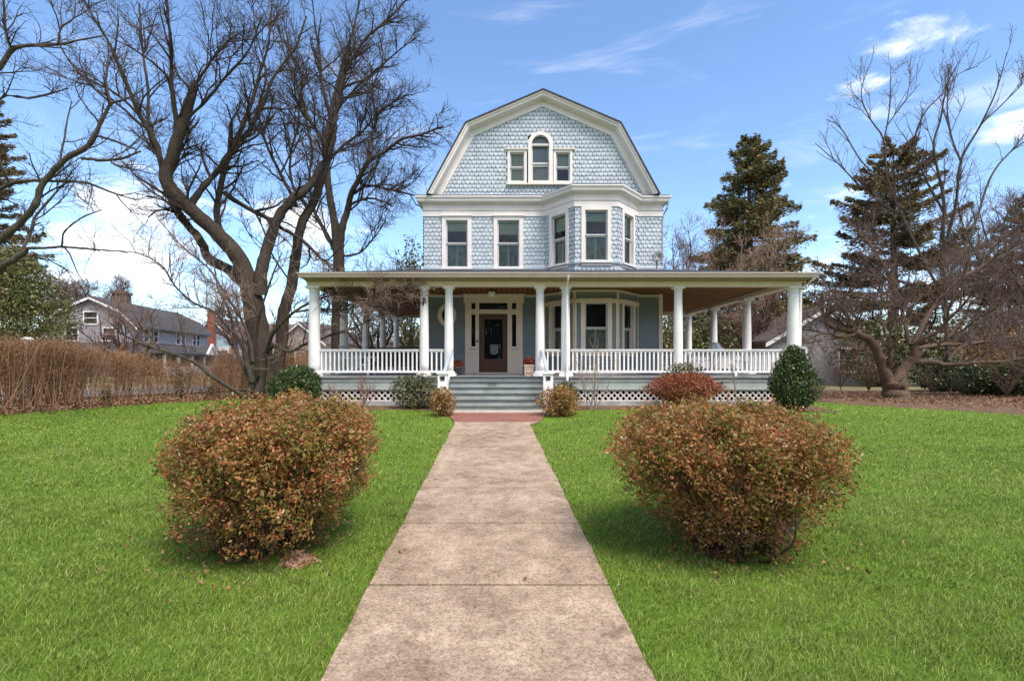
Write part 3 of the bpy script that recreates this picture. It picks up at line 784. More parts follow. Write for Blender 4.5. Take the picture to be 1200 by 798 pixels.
for (a, za), (b, zb) in zip(pr, pr[1:]):
    mb.face((EX0+a, EY+a, za), (EX1-a, EY+a, za), (EX1-b, EY+b, zb), (EX0+b, EY+b, zb))
    mb.face((EX0+a, ly[-1]+.3, za), (EX0+a, EY+a, za), (EX0+b, EY+b, zb), (EX0+b, ly[-1]+.3, zb))
    mb.face((EX1-a, EY+a, za), (EX1-a, ry[-1]+.3, za), (EX1-b, ry[-1]+.3, zb), (EX1-b, EY+b, zb))
hb(mb, 'gutter', 'gutter_tan')
mb = MB()
e0 = (EX0+.02, EY+.02, 4.08); e1 = (EX1-.02, EY+.02, 4.08); wl = (XL, DW, PW); wr = (XR, DW, PW)
mb.face(e0, e1, wr, wl).face((EX0+.02, ly[-1]+.3, 4.08), e0, wl, (XL, ly[-1]+.3, PW)).face(e1, (EX1-.02, ry[-1]+.3, 4.08), (XR, ry[-1]+.3, PW), wr)
hb(mb, 'porch_roof', 'slate_roof')
mb = MB()
mb.box(-5.6, 8.0, CY+.151, DW-.06, 3.895, 3.93).box(-5.569, XL-.03, DW-.059, ly[-1]-.151, 3.895, 3.93).box(XR+.03, 7.989, DW-.059, ry[-1]-.151, 3.895, 3.93)
hb(mb, 'porch_ceiling', 'ceiling_wood')
mb = MB(); c = (WX(577.6), 16.3)
mb.lathe(c, [(.10, 3.895), (.10, 3.87), (.05, 3.85)], 14); pl = hb(mb, 'porch_light', 'black_iron')
mb = MB(); mb.lathe(c, [(.05, 3.85), (.11, 3.83), (.12, 3.77), (.07, 3.70), (.02, 3.685)], 14); sub(mb, 'glass_shade', 'lamp_glass', pl, True)
# downspouts
mb = MB(); mb.tube([(1.57, EY+.02, 4.0), (1.57, EY+.06, 3.93), (1.57, CY-.22, 3.72), (1.57, CY-.22, 1.3), (1.57, YF-.07, 1.1), (1.57, YF-.07, .78)], .035, 8); hb(mb, 'downspout', 'column_white')
mb = MB(); mb.tube([(8.42, EY+.05, 4.0), (8.42, EY+.1, 3.9), (8.33, CY-.05, 3.68), (8.33, CY-.0, 1.3), (8.33, CY, .5)], .035, 8); hb(mb, 'downspout', 'column_white')
mb = MB(); mb.tube([(XR+.17, DW-.12, 7.0), (XR+.17, DW-.1, 6.8), (XR+.06, DW+.1, 6.55), (XR+.06, DW+.1, 4.8)], .04, 8); hb(mb, 'downspout', 'rail_grey')

# ---- things on and about the porch
def world_thing(name, label, cat, loc, group=None):
    o = empty(name, loc); tag(o, label, cat, group); return o
def rel(mb, name, mat, root, smooth=False, parent=None):
    o = mb.build(name, M[mat], None, smooth); o.parent = parent or root
    if parent is None or parent is root: o.matrix_parent_inverse = Matrix.Translation(root.location).inverted()
    return o
# satellite dish standing on the porch roof
x, y = (769.5-600)/600*16.9, 16.9
sd = world_thing('satellite_dish', 'grey satellite dish on the porch roof beside the bay wall', 'satellite dish', (x, y, 4.62))
mb = MB(); mb.tube([(x, y, 4.60), (x, y, 4.82), (x+.02, y-.03, 4.95)], .025, 8); mb.box(x-.08, x+.08, y-.08, y+.08, 4.60, 4.64); rel(mb, 'mast', 'dish_grey', sd)
mb = MB(); n = 18
nrm = A((-.55, -.75, .35)); nrm /= np.linalg.norm(nrm); ua = np.cross(nrm, UZ); ua /= np.linalg.norm(ua); va = np.cross(ua, nrm); cc = A((x+.03, y-.03, 5.07))
rings = [[mb.pt(cc + (ua*math.cos(2*math.pi*j/n)*.9 + va*math.sin(2*math.pi*j/n))*rr + nrm*dd) for j in range(n)] for rr, dd in ((.03, -.06), (.13, -.04), (.22, .01), (.225, -.005), (.13, -.06), (.03, -.08))]
for a_, b_ in zip(rings, rings[1:]):
    for j in range(n): mb.Fc.append([a_[j], a_[(j+1) % n], b_[(j+1) % n], b_[j]])
mb.Fc.append(rings[0]); rel(mb, 'dish', 'dish_grey', sd, True)
mb = MB(); tip = cc + nrm*.26 - va*.12; mb.tube([cc - va*.2, tip], .012, 6).bar(tip-.02, tip+.03, .05); rel(mb, 'feed_arm', 'dish_grey', sd)
# ================================================================== LEAF AND BRANCH TOOLS
def norm(a): return a / np.maximum(np.linalg.norm(a, axis=-1, keepdims=True), 1e-9)
def leaf_mesh(name, C, size, aspect=.45, up=None, tint=None, flat=.0, axis=None):
    """many diamond leaves: C (n,3) centres, size (n,) length"""
    n = len(C)
    a = rng.normal(size=(n, 3)) if axis is None else axis + rng.normal(size=(n, 3))*.35
    a = norm(a); b = norm(np.cross(a, rng.normal(size=(n, 3)))); c = np.cross(a, b)
    size = np.broadcast_to(size, (n,))[:, None]
    bend = c * size * .12
    V = np.stack([C - a*size/2, C + b*size*aspect/2 + bend, C + a*size/2, C - b*size*aspect/2 + bend], 1).reshape(-1, 3)
    Fc = np.arange(4*n).reshape(n, 4)
    if tint is None: tint = rng.random(n)
    return fast_mesh(name, V, Fc, False, np.repeat(tint, 4))
def tubes_mesh(name, groups, smooth=True, tint=False):
    """groups: list of (polylines array (m,k,3), radii (m,k), sides, tint(m))"""
    Vs, Fs, Ts = [], [], []; base = 0
    for Pl, Rd, ns, tn in groups:
        m, k, _ = Pl.shape
        T = norm(np.gradient(Pl, axis=1))
        main = norm(Pl[:, -1] - Pl[:, 0]); ref = np.where(np.abs(main[:, 2:3]) < .8, A([[0, 0, 1.]]), A([[1., 0.13, 0]]))
        U = norm(np.cross(T, ref[:, None, :])); W = np.cross(T, U)
        ang = 2*np.pi*np.arange(ns)/ns
        V = Pl[:, :, None, :] + (U[:, :, None, :]*np.cos(ang)[None, None, :, None] + W[:, :, None, :]*np.sin(ang)[None, None, :, None]) * Rd[:, :, None, None]
        idx = (np.arange(m)[:, None, None]*k + np.arange(k)[None, :, None])*ns + np.arange(ns)[None, None, :]
        a = idx[:, :-1]; b = idx[:, 1:]
        Fq = np.stack([a, np.roll(a, -1, 2), np.roll(b, -1, 2), b], -1).reshape(-1, 4) + base
        Vs.append(V.reshape(-1, 3)); Fs.append(Fq); base += m*k*ns
        if tint: Ts.append(np.repeat(tn, k*ns))
    return fast_mesh(name, np.concatenate(Vs), np.concatenate(Fs), smooth, np.concatenate(Ts) if tint else None)
def resample(pts, k):
    pts = np.asarray(pts, float)
    # Catmull-Rom through the points, then even spacing
    n = len(pts)
    if n > 2:
        q = np.concatenate([[2*pts[0]-pts[1]], pts, [2*pts[-1]-pts[-2]]])
        out = []
        for i in range(1, n):
            p0, p1, p2, p3 = q[i-1], q[i], q[i+1], q[i+2]
            for t in np.linspace(0, 1, 6, endpoint=False):
                out.append(.5*((2*p1) + (-p0+p2)*t + (2*p0-5*p1+4*p2-p3)*t*t + (-p0+3*p1-3*p2+p3)*t**3))
        out.append(pts[-1]); pts = np.array(out)
    d = np.concatenate([[0], np.cumsum(np.linalg.norm(np.diff(pts[:, :3], axis=0), axis=1))])
    s = np.linspace(0, d[-1], k)
    return np.stack([np.interp(s, d, pts[:, j]) for j in range(pts.shape[1])], 1)
def wk(w): return .70 if w > 14 else .70 if w > 6 else .62
class Tree:
    """collects limbs by thickness: limbs (round, thick) and twigs (fine)"""
    def __init__(s, gnarl=0.0): s.limbs = []; s.levels = {}; s.gnarl = gnarl
    def limb(s, pts):
        """pts: rows (x,y,z,r)"""
        q = resample(pts, max(8, int(5*len(pts)))); n = len(q)
        if s.gnarl:
            k = max(3, n//4); ns = rng.normal(size=(k, 3)); x = np.linspace(0, k-1, n)
            w = np.stack([np.interp(x, np.arange(k), ns[:, j]) for j in range(3)], 1); w[0] = 0
            w2 = rng.normal(size=(n, 3))*.12; w2[0] = 0
            q[:, :3] += (w*.45 + w2)*np.minimum(q[:, 3:4], .085)*s.gnarl; q[:, 3] *= 1 + s.gnarl*np.minimum(.08, .008/q[:, 3])*rng.normal(size=n)
        s.limbs.append(q); return q
    def trace(s, pts, d=None):
        """pts: rows (px,py,d,width px) measured on the photo"""
        rows = []
        for px, py, dd, w in pts:
            rows.append([*P(px, py, dd), w*wk(w)/2/F*dd])
        return s.limb(rows)
    def sprout(s, par, level, dens, length, angle=(30, 65), up=.25, kids=None, t0=.2, rmax=.03, taper=.35, wig=.10, k=6, rmin=.0022, gravity=0, ldec=.55):
        """grow children along polyline par (k,4); kids = list of deeper settings"""
        L = np.linalg.norm(np.diff(par[:, :3], axis=0), axis=1).sum()
        n = rng.poisson(dens * L * (1-t0))
        if n == 0: return
        arc = np.linspace(0, 1, len(par))
        ts = t0 + (1-t0) * rng.random(n)
        for t in ts:
            p = np.array([np.interp(t, arc, par[:, j]) for j in range(4)])
            i = min(int(t*(len(par)-1)), len(par)-2); d = par[i+1, :3]-par[i, :3]; d = d/max(np.linalg.norm(d), 1e-9)
            az = rng.normal(size=3); az -= d*(az @ d); az /= np.linalg.norm(az)
            an = math.radians(rng.uniform(*angle))
            dr = d*math.cos(an) + az*math.sin(an); dr[2] += up; dr /= np.linalg.norm(dr)
            ln = length * rng.uniform(.55, 1.25) * (1 - ldec*t)
            r0 = min(p[3]*.7, rmax*rng.uniform(.6, 1.1)); r0 = max(r0, rmin)
            r1 = max(rmin*.7, r0*taper)
            st = ln/(k-1); q = np.zeros((k, 4)); q[0, :3] = p[:3]; q[0, 3] = r0
            cur = dr.copy()
            W = rng.normal(size=(k, 3))*wig
            for j in range(1, k):
                cur = cur + W[j]; cur[2] += up*.12 - gravity*.1*j/k; cur /= np.linalg.norm(cur)
                q[j, :3] = q[j-1, :3] + cur*st; q[j, 3] = r0 + (r1-r0)*j/(k-1)
            s.levels.setdefault((level, k), []).append(q)
            if kids: s.sprout(q, level+1, **kids[0], kids=kids[1:])
    def build(s, root, trunk_mat, twig_mat, trunk_name='trunk', crown_name='crown', mi=None, split=1):
        g = []
        for q in s.limbs: g.append((q[None, :, :3], q[None, :, 3], 12, None))
        tw = []
        for (lv, k), L in s.levels.items():
            arr = np.array(L); (g if lv <= split-1 else tw).append((arr[:, :, :3], arr[:, :, 3], 6 if lv <= 1 else 3, None))
        res = []
        if g:
            o = link(trunk_name, tubes_mesh(trunk_name, g), M[trunk_mat], root); o.matrix_parent_inverse = Matrix.Translation(root.location).inverted(); res.append(o)
        if tw:
            o = link(crown_name, tubes_mesh(crown_name, tw), M[twig_mat], root); o.matrix_parent_inverse = Matrix.Translation(root.location).inverted(); res.append(o)
        return res
def att(o, root):
    o.parent = root; o.matrix_parent_inverse = Matrix.Translation(root.location).inverted(); return o
def leaves(root, name, mat, C, size, tint=None, **kw):
    o = link(name, leaf_mesh(name, C, size, tint=tint, **kw), M[mat]); return att(o, root)

# ================================================================== POTS AND PORCH FURNITURE
def flower_pot(name, label, x, y, mat, w, h, round_=False):
    o = world_thing(name, label, 'flower pot', (x, y, PF), 'flower pots by the front door')
    mb = MB()
    if round_: mb.lathe((x, y), [(w*.36, PF), (w*.5, PF+h*.9), (w*.54, PF+h*.92), (w*.54, PF+h), (w*.44, PF+h)], 18)
    else:
        a, b = w*.43, w*.5
        for z0, z1, r0, r1 in ((PF, PF+h*.86, a, b), (PF+h*.86, PF+h, b*1.07, b*1.07)):
            i = [mb.pt((x+sx*r, y+sy*r, z)) for z, r in ((z0, r0), (z1, r1)) for sx, sy in ((-1,-1),(1,-1),(1,1),(-1,1))]
            mb.Fc += [[i[3],i[2],i[1],i[0]],[i[4],i[5],i[6],i[7]]] + [[i[k],i[(k+1)%4],i[4+(k+1)%4],i[4+k]] for k in range(4)]
        mb.box(x-.07, x+.07, y-b-.012, y-b*.93, PF+h*.3, PF+h*.55)
    rel(mb, 'pot', mat, o, round_)
    n = 420; d = rng.normal(size=(n, 3)); d = norm(d)*A([w*.62, w*.55, .16]); C = A([x, y, PF+h+.07]) + d*rng.random((n, 1))**.4; C[:, 2] = np.maximum(C[:, 2], PF+h)
    leaves(o, 'flowers', 'flower_red', C, rng.uniform(.03, .06, n), aspect=.9)
flower_pot('flower_pot', 'square pale clay pot of red flowers at the right of the door above the steps', (620-600)/600*15.0, 15.0, 'terracotta_pale', .29, .33)
flower_pot('flower_pot', 'dark round pot of orange red flowers behind the column at the left of the door', (536.5-600)/600*15.7, 15.7, 'pot_dark', .30, .26, True)
# white slatted porch chair, left end
def chair_part(o, boxes, name, mat):
    mb = MB()
    for b in boxes: mb.bar(*b)
    return rel(mb, name, mat, o)
cx, cy = -4.75, 16.2
o = world_thing('porch_chair', 'white slatted reclining porch chair behind the railing at the left end of the porch', 'chair', (cx, cy, PF))
mb = MB()
for k in range(6): mb.bar((cx-.33+k*.0, cy-.28+k*.11, PF+.30), (cx+.30, cy-.28+k*.11, PF+.36), .095, .022)
rel(mb, 'seat', 'white_metal', o)
mb = MB()
for k in range(6): mb.bar((cx-.30, cy-.28+k*.11, PF+.30), (cx-.62, cy-.28+k*.11, PF+.92), .095, .022)
rel(mb, 'backrest', 'white_metal', o)
for yy in (cy-.36, cy+.36):
    mb = MB(); mb.bar((cx-.55, yy, PF+.52), (cx+.42, yy, PF+.56), .11, .025); rel(mb, 'armrest', 'white_metal', o)
    mb = MB(); mb.bar((cx+.30, yy, PF), (cx+.30, yy, PF+.55), .07); rel(mb, 'leg', 'white_metal', o)
    mb = MB(); mb.bar((cx-.72, yy, PF+.03), (cx+.30, yy, PF+.36), .07, .03); rel(mb, 'leg', 'white_metal', o)
# dark bench
cx, cy = -3.9, 16.75
o = world_thing('wicker_sofa', 'long dark wicker sofa standing behind the porch railing', 'sofa', (cx, cy, PF))
mb = MB(); mb.box(cx-.85, cx+.85, cy-.35, cy+.3, PF+.28, PF+.42); rel(mb, 'seat', 'wicker_dark', o)
mb = MB(); mb.box(cx-.88, cx+.88, cy+.30, cy+.38, PF+.25, PF+.83); mb.bar((cx-.9, cy+.34, PF+.85), (cx+.9, cy+.34, PF+.85), .07); rel(mb, 'backrest', 'wicker_dark', o)
for sx in (-1, 1):
    mb = MB(); mb.box(cx+sx*.88-.045, cx+sx*.88+.045, cy-.36, cy+.299, PF+.30, PF+.60); rel(mb, 'armrest', 'wicker_dark', o)
    for sy in (-.3, .28): mb = MB(); mb.box(cx+sx*.8-.03, cx+sx*.8+.03, cy+sy-.03, cy+sy+.03, PF, PF+.28); rel(mb, 'leg', 'wicker_dark', o)
# white table with scalloped lamp at the right end
cx, cy = (838-600)/600*17.6, 17.6
o = world_thing('porch_table', 'white metal porch table behind the right railing carrying a lamp', 'table', (cx, cy, PF))
mb = MB(); mb.lathe((cx, cy), [(.40, PF+.60), (.42, PF+.61), (.42, PF+.63), (.40, PF+.64)], 24); rel(mb, 'tabletop', 'white_metal', o)
for k in range(3):
    a = 2.1*k+.4; mb = MB(); mb.tube([(cx+.30*math.cos(a), cy+.30*math.sin(a), PF), (cx+.12*math.cos(a), cy+.12*math.sin(a), PF+.30), (cx+.27*math.cos(a), cy+.27*math.sin(a), PF+.60)], .018, 6); rel(mb, 'leg', 'white_metal', o)
o = world_thing('table_lamp', 'white lamp with a wide scalloped shade showing above the right railing', 'lamp', (cx, cy, PF+.64))
mb = MB(); mb.lathe((cx, cy), [(.10, PF+.64), (.09, PF+.66), (.03, PF+.68), (.05, PF+.72), (.03, PF+.78), (.02, PF+.92)], 14); rel(mb, 'lamp_base', 'white_metal', o, True)
mb = MB(); n = 32; prof = [(.26, PF+.82), (.20, PF+.95), (.12, PF+1.04), (.05, PF+1.075), (.02, PF+1.09)]
rings = [[mb.pt((cx + r*(1+.06*math.cos(8*2*math.pi*j/n))*math.cos(2*math.pi*j/n), cy + r*(1+.06*math.cos(8*2*math.pi*j/n))*math.sin(2*math.pi*j/n), z + (.018*math.cos(8*2*math.pi*j/n) if i == 0 else 0))) for j in range(n)] for i, (r, z) in enumerate(prof)]
for a_, b_ in zip(rings, rings[1:]):
    for j in range(n): mb.Fc.append([a_[j], a_[(j+1) % n], b_[(j+1) % n], b_[j]])
mb.Fc.append(rings[-1]); rel(mb, 'lamp_shade', 'lamp_glass', o, True)
cx, cy = 5.9, 16.6
for k, (cx, cy, lb) in enumerate(((6.0, 16.5, 'white wire porch chair left of the lamp table'), (7.35, 16.4, 'white wire porch chair right of the lamp table near the corner column'))):
    o = world_thing('wire_chair', lb, 'chair', (cx, cy, PF), 'white wire porch chairs')
    mb = MB(); mb.lathe((cx, cy), [(.22, PF+.43), (.24, PF+.44), (.24, PF+.46), (.22, PF+.465)], 18); rel(mb, 'seat', 'white_metal', o)
    mb = MB(); mb.tube([(cx-.2, cy+.17, PF+.45), (cx-.22, cy+.24, PF+.66), (cx, cy+.27, PF+.76), (cx+.22, cy+.24, PF+.66), (cx+.2, cy+.17, PF+.45)], .014, 6)
    for q in (-.1, 0, .1): mb.tube([(cx+q, cy+.2, PF+.45), (cx+q, cy+.25, PF+.72)], .009, 5)
    rel(mb, 'backrest', 'white_metal', o)
    for a in (45, 135, 225, 315):
        mb = MB(); mb.tube([(cx+.17*math.cos(R(a)), cy+.17*math.sin(R(a)), PF+.44), (cx+.22*math.cos(R(a)), cy+.22*math.sin(R(a)), PF)], .012, 6); rel(mb, 'leg', 'white_metal', o)
# black iron hook on the second column
x, y = -2.54, CY-.12
o = world_thing('plant_hook', 'black iron scroll hook fixed high on the second porch column from the left', 'hook', (x, y, 3.3))
mb = MB(); mb.box(x-.02, x+.02, y-.005, y+.012, 3.22, 3.44); mb.tube([(x, y, 3.40), (x+.03, y-.08, 3.44), (x+.07, y-.16, 3.40), (x+.10, y-.20, 3.30), (x+.09, y-.2, 3.24)], .013, 6); mb.tube([(x, y, 3.25), (x+.05, y-.08, 3.30), (x+.06, y-.14, 3.41)], .010, 6); mb.tube([(x, y-.02, 3.24), (x-.05, y-.03, 3.27), (x-.06, y-.03, 3.33)], .012, 6); o2 = rel(mb, 'scroll', 'black_iron', o)

# ================================================================== SHRUBS AND BUSHES
def azalea(label, cx, cy, prof, squash, n_leaf, nstem, seed, lean=(0, 0)):
    """prof: rows (height, radius) of the outline; open twiggy underside"""
    global rng
    rng = np.random.default_rng(seed)
    gz = ground(cy); root = world_thing('azalea_bush', label, 'bush', (cx, cy, gz), None)
    prof = [(q[0]*.97, q[1]*.83) for q in prof]; H = prof[-1][0]; hs = A([p[0] for p in prof]); rs = A([p[1] for p in prof])
    T = Tree()
    # stems
    for k in range(nstem):
        a = rng.random()*2*math.pi; rr = .30*math.sqrt(rng.random()); b = A([cx + rr*math.cos(a), cy + rr*math.sin(a)*squash, gz])
        ht = H*rng.uniform(.55, .92); R_ = np.interp(ht, hs, rs)*rng.uniform(.3, .88)
        tip = A([cx + R_*math.cos(a) + lean[0]*ht, cy + R_*math.sin(a)*squash, gz+ht])
        mid = b*.5 + tip*.5 + A([0, 0, -.08]) + rng.normal(size=3)*.05
        q = T.limb([[*b, .011], [*(b*.75+mid*.25+rng.normal(size=3)*.03), .010], [*mid, .008], [*tip, .004]])
        T.sprout(q, 1, dens=14, length=.34, angle=(25, 75), up=.12, t0=.16, rmax=.006, rmin=.0024, k=5, wig=.16, kids=[dict(dens=14, length=.16, angle=(25, 70), up=.15, t0=.1, rmax=.0035, rmin=.0014, k=4, wig=.18)])
    # leaf shell: clumps
    nc = n_leaf // 9
    h = gz*0 + H*rng.random(nc*3)**.72; a = rng.random(nc*3)*2*math.pi
    R_ = np.interp(h, hs, rs)
    lump = 1 + .07*np.sin(3*a+seed) + .08*np.sin(5*a - 7*h + seed*2) + .07*np.sin(9*a + 11*h) + .035*rng.normal(size=nc*3)
    depth = 1 - .42*rng.random(nc*3)**1.7
    rr = R_*lump*depth
    keep = rng.random(nc*3) < np.clip((h/H - .02)/.50, .24, 1)*(.45 + .55*np.sin(6*a+3*h*5+seed)**2)
    top = rng.random(nc*3) < .30
    # top cap points
    ht = np.interp(np.sqrt(rng.random(nc*3)), [0, 1], [0, 1]); 
    C = np.stack([cx + rr*np.cos(a) + lean[0]*h, cy + rr*np.sin(a)*squash, gz + h], 1)
    # replace some by cap
    q = np.sqrt(rng.random(nc*3)); Rc = rs.max()*q
    capz = np.interp(Rc, rs[::-1][:np.argmax(rs[::-1])+1], hs[::-1][:np.argmax(rs[::-1])+1])
    Cc = np.stack([cx + Rc*np.cos(a)*lump + lean[0]*capz, cy + Rc*np.sin(a)*squash*lump, gz + capz*(1+.035*rng.normal(size=nc*3)) - .12*rng.random(nc*3)**2 + .035*np.sin(7*a+4*Rc) + .05*np.sin(3.1*a-6*Rc+seed)], 1)
    C = np.where(top[:, None], Cc, C); keep |= top
    gap = np.sin(C[:, 0]*27+seed)*np.sin(C[:, 1]*25+1.3)*np.sin(C[:, 2]*29+seed*.7) + .5*np.sin(C[:, 0]*13+2*np.sin(C[:, 2]*9))*np.sin(C[:, 2]*15+seed)
    keep &= (gap > -.20) | (rng.random(nc*3) < .18)
    C = C[keep][:nc]
    clump_t = rng.random(len(C)); m = 9
    Cl = (C[:, None, :] + rng.normal(size=(len(C), m, 3))*.026).reshape(-1, 3)
    Cl[:, 2] = np.maximum(Cl[:, 2], gz+.03)
    tn = np.clip(np.repeat(clump_t, m)*.40 + rng.random(len(Cl))*.5 + .03, 0, 1)
    leaves(root, 'foliage', 'azalea_leaf', Cl, rng.uniform(.019, .040, len(Cl)), tint=tn, aspect=.46)
    # leafy shoots breaking the outline
    ns = 140; a = rng.random(ns)*2*math.pi; hh = H*rng.uniform(.35, 1, ns); R_ = np.interp(hh, hs, rs)
    b = np.stack([cx + R_*.93*np.cos(a) + lean[0]*hh, cy + R_*.93*np.sin(a)*squash, gz+hh], 1); dr = norm(np.stack([np.cos(a), np.sin(a), rng.uniform(.1, .9, ns)], 1)); ln = rng.uniform(.06, .17, ns)
    tt = np.linspace(0, 1, 4); Pl = b[:, None, :] + dr[:, None, :]*ln[:, None, None]*tt[None, :, None]
    T.levels[(3, 4)] = list(np.concatenate([Pl, np.full((ns, 4, 1), .0022)], 2))
    T.build(root, 'bark_tan', 'twig_red', 'stem', 'twigs', split=1)
    Cs = (b[:, None, :] + dr[:, None, :]*(ln[:, None, None]*np.array([.6, .8, .95, 1.05])[None, :, None])).reshape(-1, 3) + rng.normal(size=(ns*4, 3))*.010
    leaves(root, 'shoot_leaves', 'azalea_leaf', Cs, rng.uniform(.018, .036, len(Cs)), aspect=.4)
    return root
azalea('big rounded azalea bush left of the path with dead leaves piled at its foot', -2.02, 4.12,
       [(0, .44), (.10, .58), (.25, .74), (.42, .82), (.60, .86), (.80, .87), (.95, .85), (1.05, .77), (1.11, .62), (1.15, .38), (1.17, 0)], .95, 66000, 95, 11, lean=(.17, 0))
azalea('big flat topped azalea bush right of the path with bare stems showing underneath', 1.78, 4.10,
       [(0, .42), (.10, .52), (.25, .64), (.42, .77), (.58, .89), (.75, .96), (.88, .97), (.98, .91), (1.06, .76), (1.11, .46), (1.14, 0)], .95, 66000, 105, 23, lean=(-.10, 0))
rng = np.random.default_rng(99)
def ellip_bush(name, label, cat, cx, cy, rx, ry, h, mat, n, size, z0=0., lift=.0, seed=1, shape='ball', aspect=.5, twig='twig_brown', group=None, shell=.55, bark_='bark_grey', nst=14, amp=.08):
    global rng
    rng = np.random.default_rng(seed)
    gz = ground(cy) + z0; root = world_thing(name, label, cat, (cx, cy, gz), group)
    u = rng.random(n); a = rng.random(n)*2*math.pi; sr = 1 - shell*rng.random(n)**1.6
    if shape == 'ball':
        c = 2*u-1; rad = np.sqrt(1-c*c)
    elif shape == 'cone':
        c = 2*u-1; rad = np.sqrt(1-c*c)*(1 - .38*np.clip((c+.2), 0, 1))
    elif shape == 'mush':
        c = 2*u**.8-1; rad = np.where(c > -.1, np.sqrt(np.clip(1-((c+.1)/1.1)**2, 0, 1)), .35 + .65*np.clip((c+1)/.9, 0, 1)**1.6)
    lump = 1 + amp*np.sin(3*a+seed+2*c) + amp*np.sin(5*a-4*c+seed) + amp*.7*np.sin(9*a+8*c) + amp*.5*rng.normal(size=n)
    C = np.stack([cx + rx*rad*np.cos(a)*sr*lump, cy + ry*rad*np.sin(a)*sr*lump, gz + lift + (h-lift)*(.5+.5*c*np.where(c > 0, sr, 1)*(1+.25*(lump-1)))], 1)
    C[:, 2] = np.maximum(C[:, 2], gz+.02)
    leaves(root, 'foliage', mat, C, rng.uniform(size*.6, size*1.3, n), aspect=aspect)
    T = Tree()
    for k in range(nst):
        aa = rng.random()*2*math.pi; rr = rng.uniform(.2, .8); ht = h*rng.uniform(.5, .88); zc = (ht-lift)/(h-lift)*2-1
        if shape == 'mush': rr *= (1 if zc > -.1 else .5)
        else: rr *= math.sqrt(max(0.05, 1-zc*zc))
        b = A([cx+rng.normal()*.06, cy+rng.normal()*.06, gz]); tp = A([cx+rx*rr*math.cos(aa), cy+ry*rr*math.sin(aa), gz+ht])
        q = T.limb([[*b, .014], [*(b*.6+tp*.4 + rng.normal(size=3)*.03), .010], [*tp, .004]])
        T.sprout(q, 1, dens=7, length=.22*max(rx, .5), angle=(25, 65), t0=.3, rmax=.004, k=4, wig=.15)
    T.build(root, bark_, twig, 'stem', 'twigs')
    return root
ellip_bush('holly_bush', 'dense dark green holly bush shaped like an egg at the right corner of the porch', 'bush', 7.30, 13.3, .60, .60, 1.72, 'holly_leaf', 15000, .065, seed=3, shape='cone', shell=.6, amp=.10)
ellip_bush('evergreen_bush', 'round dark green bush at the left corner of the porch', 'bush', -5.78, 13.75, .66, .6, 1.18, 'holly_leaf', 11000, .07, seed=4, shell=.5, amp=.07)
ellip_bush('japanese_maple', 'low spreading red leaved maple in front of the porch lattice', 'shrub', 4.60, 13.55, 1.0, .75, 1.0, 'maple_leaf', 9000, .06, seed=5, shape='mush', shell=.5, lift=.12)
ellip_bush('green_shrub', 'yellow green shrub rising behind the red maple against the railing', 'shrub', 4.78, 14.2, .62, .3, 1.28, 'rhodo_leaf', 1700, .10, seed=6, shell=.7, lift=.3, aspect=.3)
ellip_bush('rhododendron', 'loose grey green rhododendron against the lattice left of the steps', 'shrub', -2.62, 13.95, .72, .42, .98, 'rhodo_leaf', 2600, .10, seed=7, shell=.75, aspect=.32)
ellip_bush('low_shrub', 'small green shrub under the downspout right of the steps', 'shrub', 1.45, 13.85, .36, .32, .78, 'rhodo_leaf', 1500, .09, seed=8, shell=.7, aspect=.35)
ellip_bush('leucothoe_shrub', 'small russet shrub with drooping leaves left of the bottom step', 'shrub', -1.66, 12.3, .30, .30, .72, 'gold_leaf', 1900, .075, seed=9, shell=.85, aspect=.35, amp=.16)
ellip_bush('leucothoe_shrub', 'small rounded golden brown shrub right of the bottom step', 'shrub', 1.14, 12.3, .48, .42, .74, 'gold_leaf', 3800, .075, seed=10, shell=.85, aspect=.35, amp=.15)
def bare_shrub(name, label, x, y, h, spread, n, bark_m, twig_m, seed, dens=6, leafy=None):
    global rng
    rng = np.random.default_rng(seed); gz = ground(y); root = world_thing(name, label, 'shrub', (x, y, gz)); T = Tree()
    for k in range(n):
        a = rng.random()*6.28; b = A([x+rng.normal()*.06, y+rng.normal()*.06, gz]); tp = b + A([math.cos(a)*spread*rng.uniform(.3, 1), math.sin(a)*spread*.7*rng.uniform(.3, 1), h*rng.uniform(.75, 1.05)])
        q = T.limb([[*b, .015], [*(b*.5+tp*.5+rng.normal(size=3)*A([.08, .08, .02])), .010], [*tp, .004]])
        T.sprout(q, 1, dens=dens, length=.34*h, up=.35, t0=.25, rmax=.006, k=5, wig=.12, kids=[dict(dens=7, length=.16*h, up=.2, t0=.2, rmax=.0035, k=4, wig=.14)])
    T.build(root, bark_m, twig_m, 'stem', 'twigs')
    if leafy:
        tips = np.concatenate([np.array(L)[:, -1, :3] for L in T.levels.values()]); leaves(root, 'buds', leafy, tips + rng.normal(size=tips.shape)*.01, .035)['kind'] = 'stuff'
    return root
bare_shrub('bare_shrub', 'pale leafless shrub in front of the bay window railing right of the steps', 2.12, 13.75, 1.72, .55, 7, 'bark_pale', 'twig_tan', 21, 5, 'dead_leaf')
bare_shrub('bare_shrub', 'thin leafless sapling rising between the red maple and the holly bush', 6.15, 13.9, 1.55, .35, 3, 'bark_pale', 'twig_tan', 22, 4)
bare_shrub('bare_shrub', 'small reddish bare shrub in front of the left lattice panel', -4.15, 14.2, .92, .45, 7, 'twig_red', 'twig_red', 23, 8, 'maple_leaf')
bare_shrub('bare_shrub', 'small bare twiggy shrub beside the dark round bush at the left lattice', -5.0, 14.25, .7, .35, 6, 'twig_red', 'twig_tan', 24, 8, 'dead_leaf')
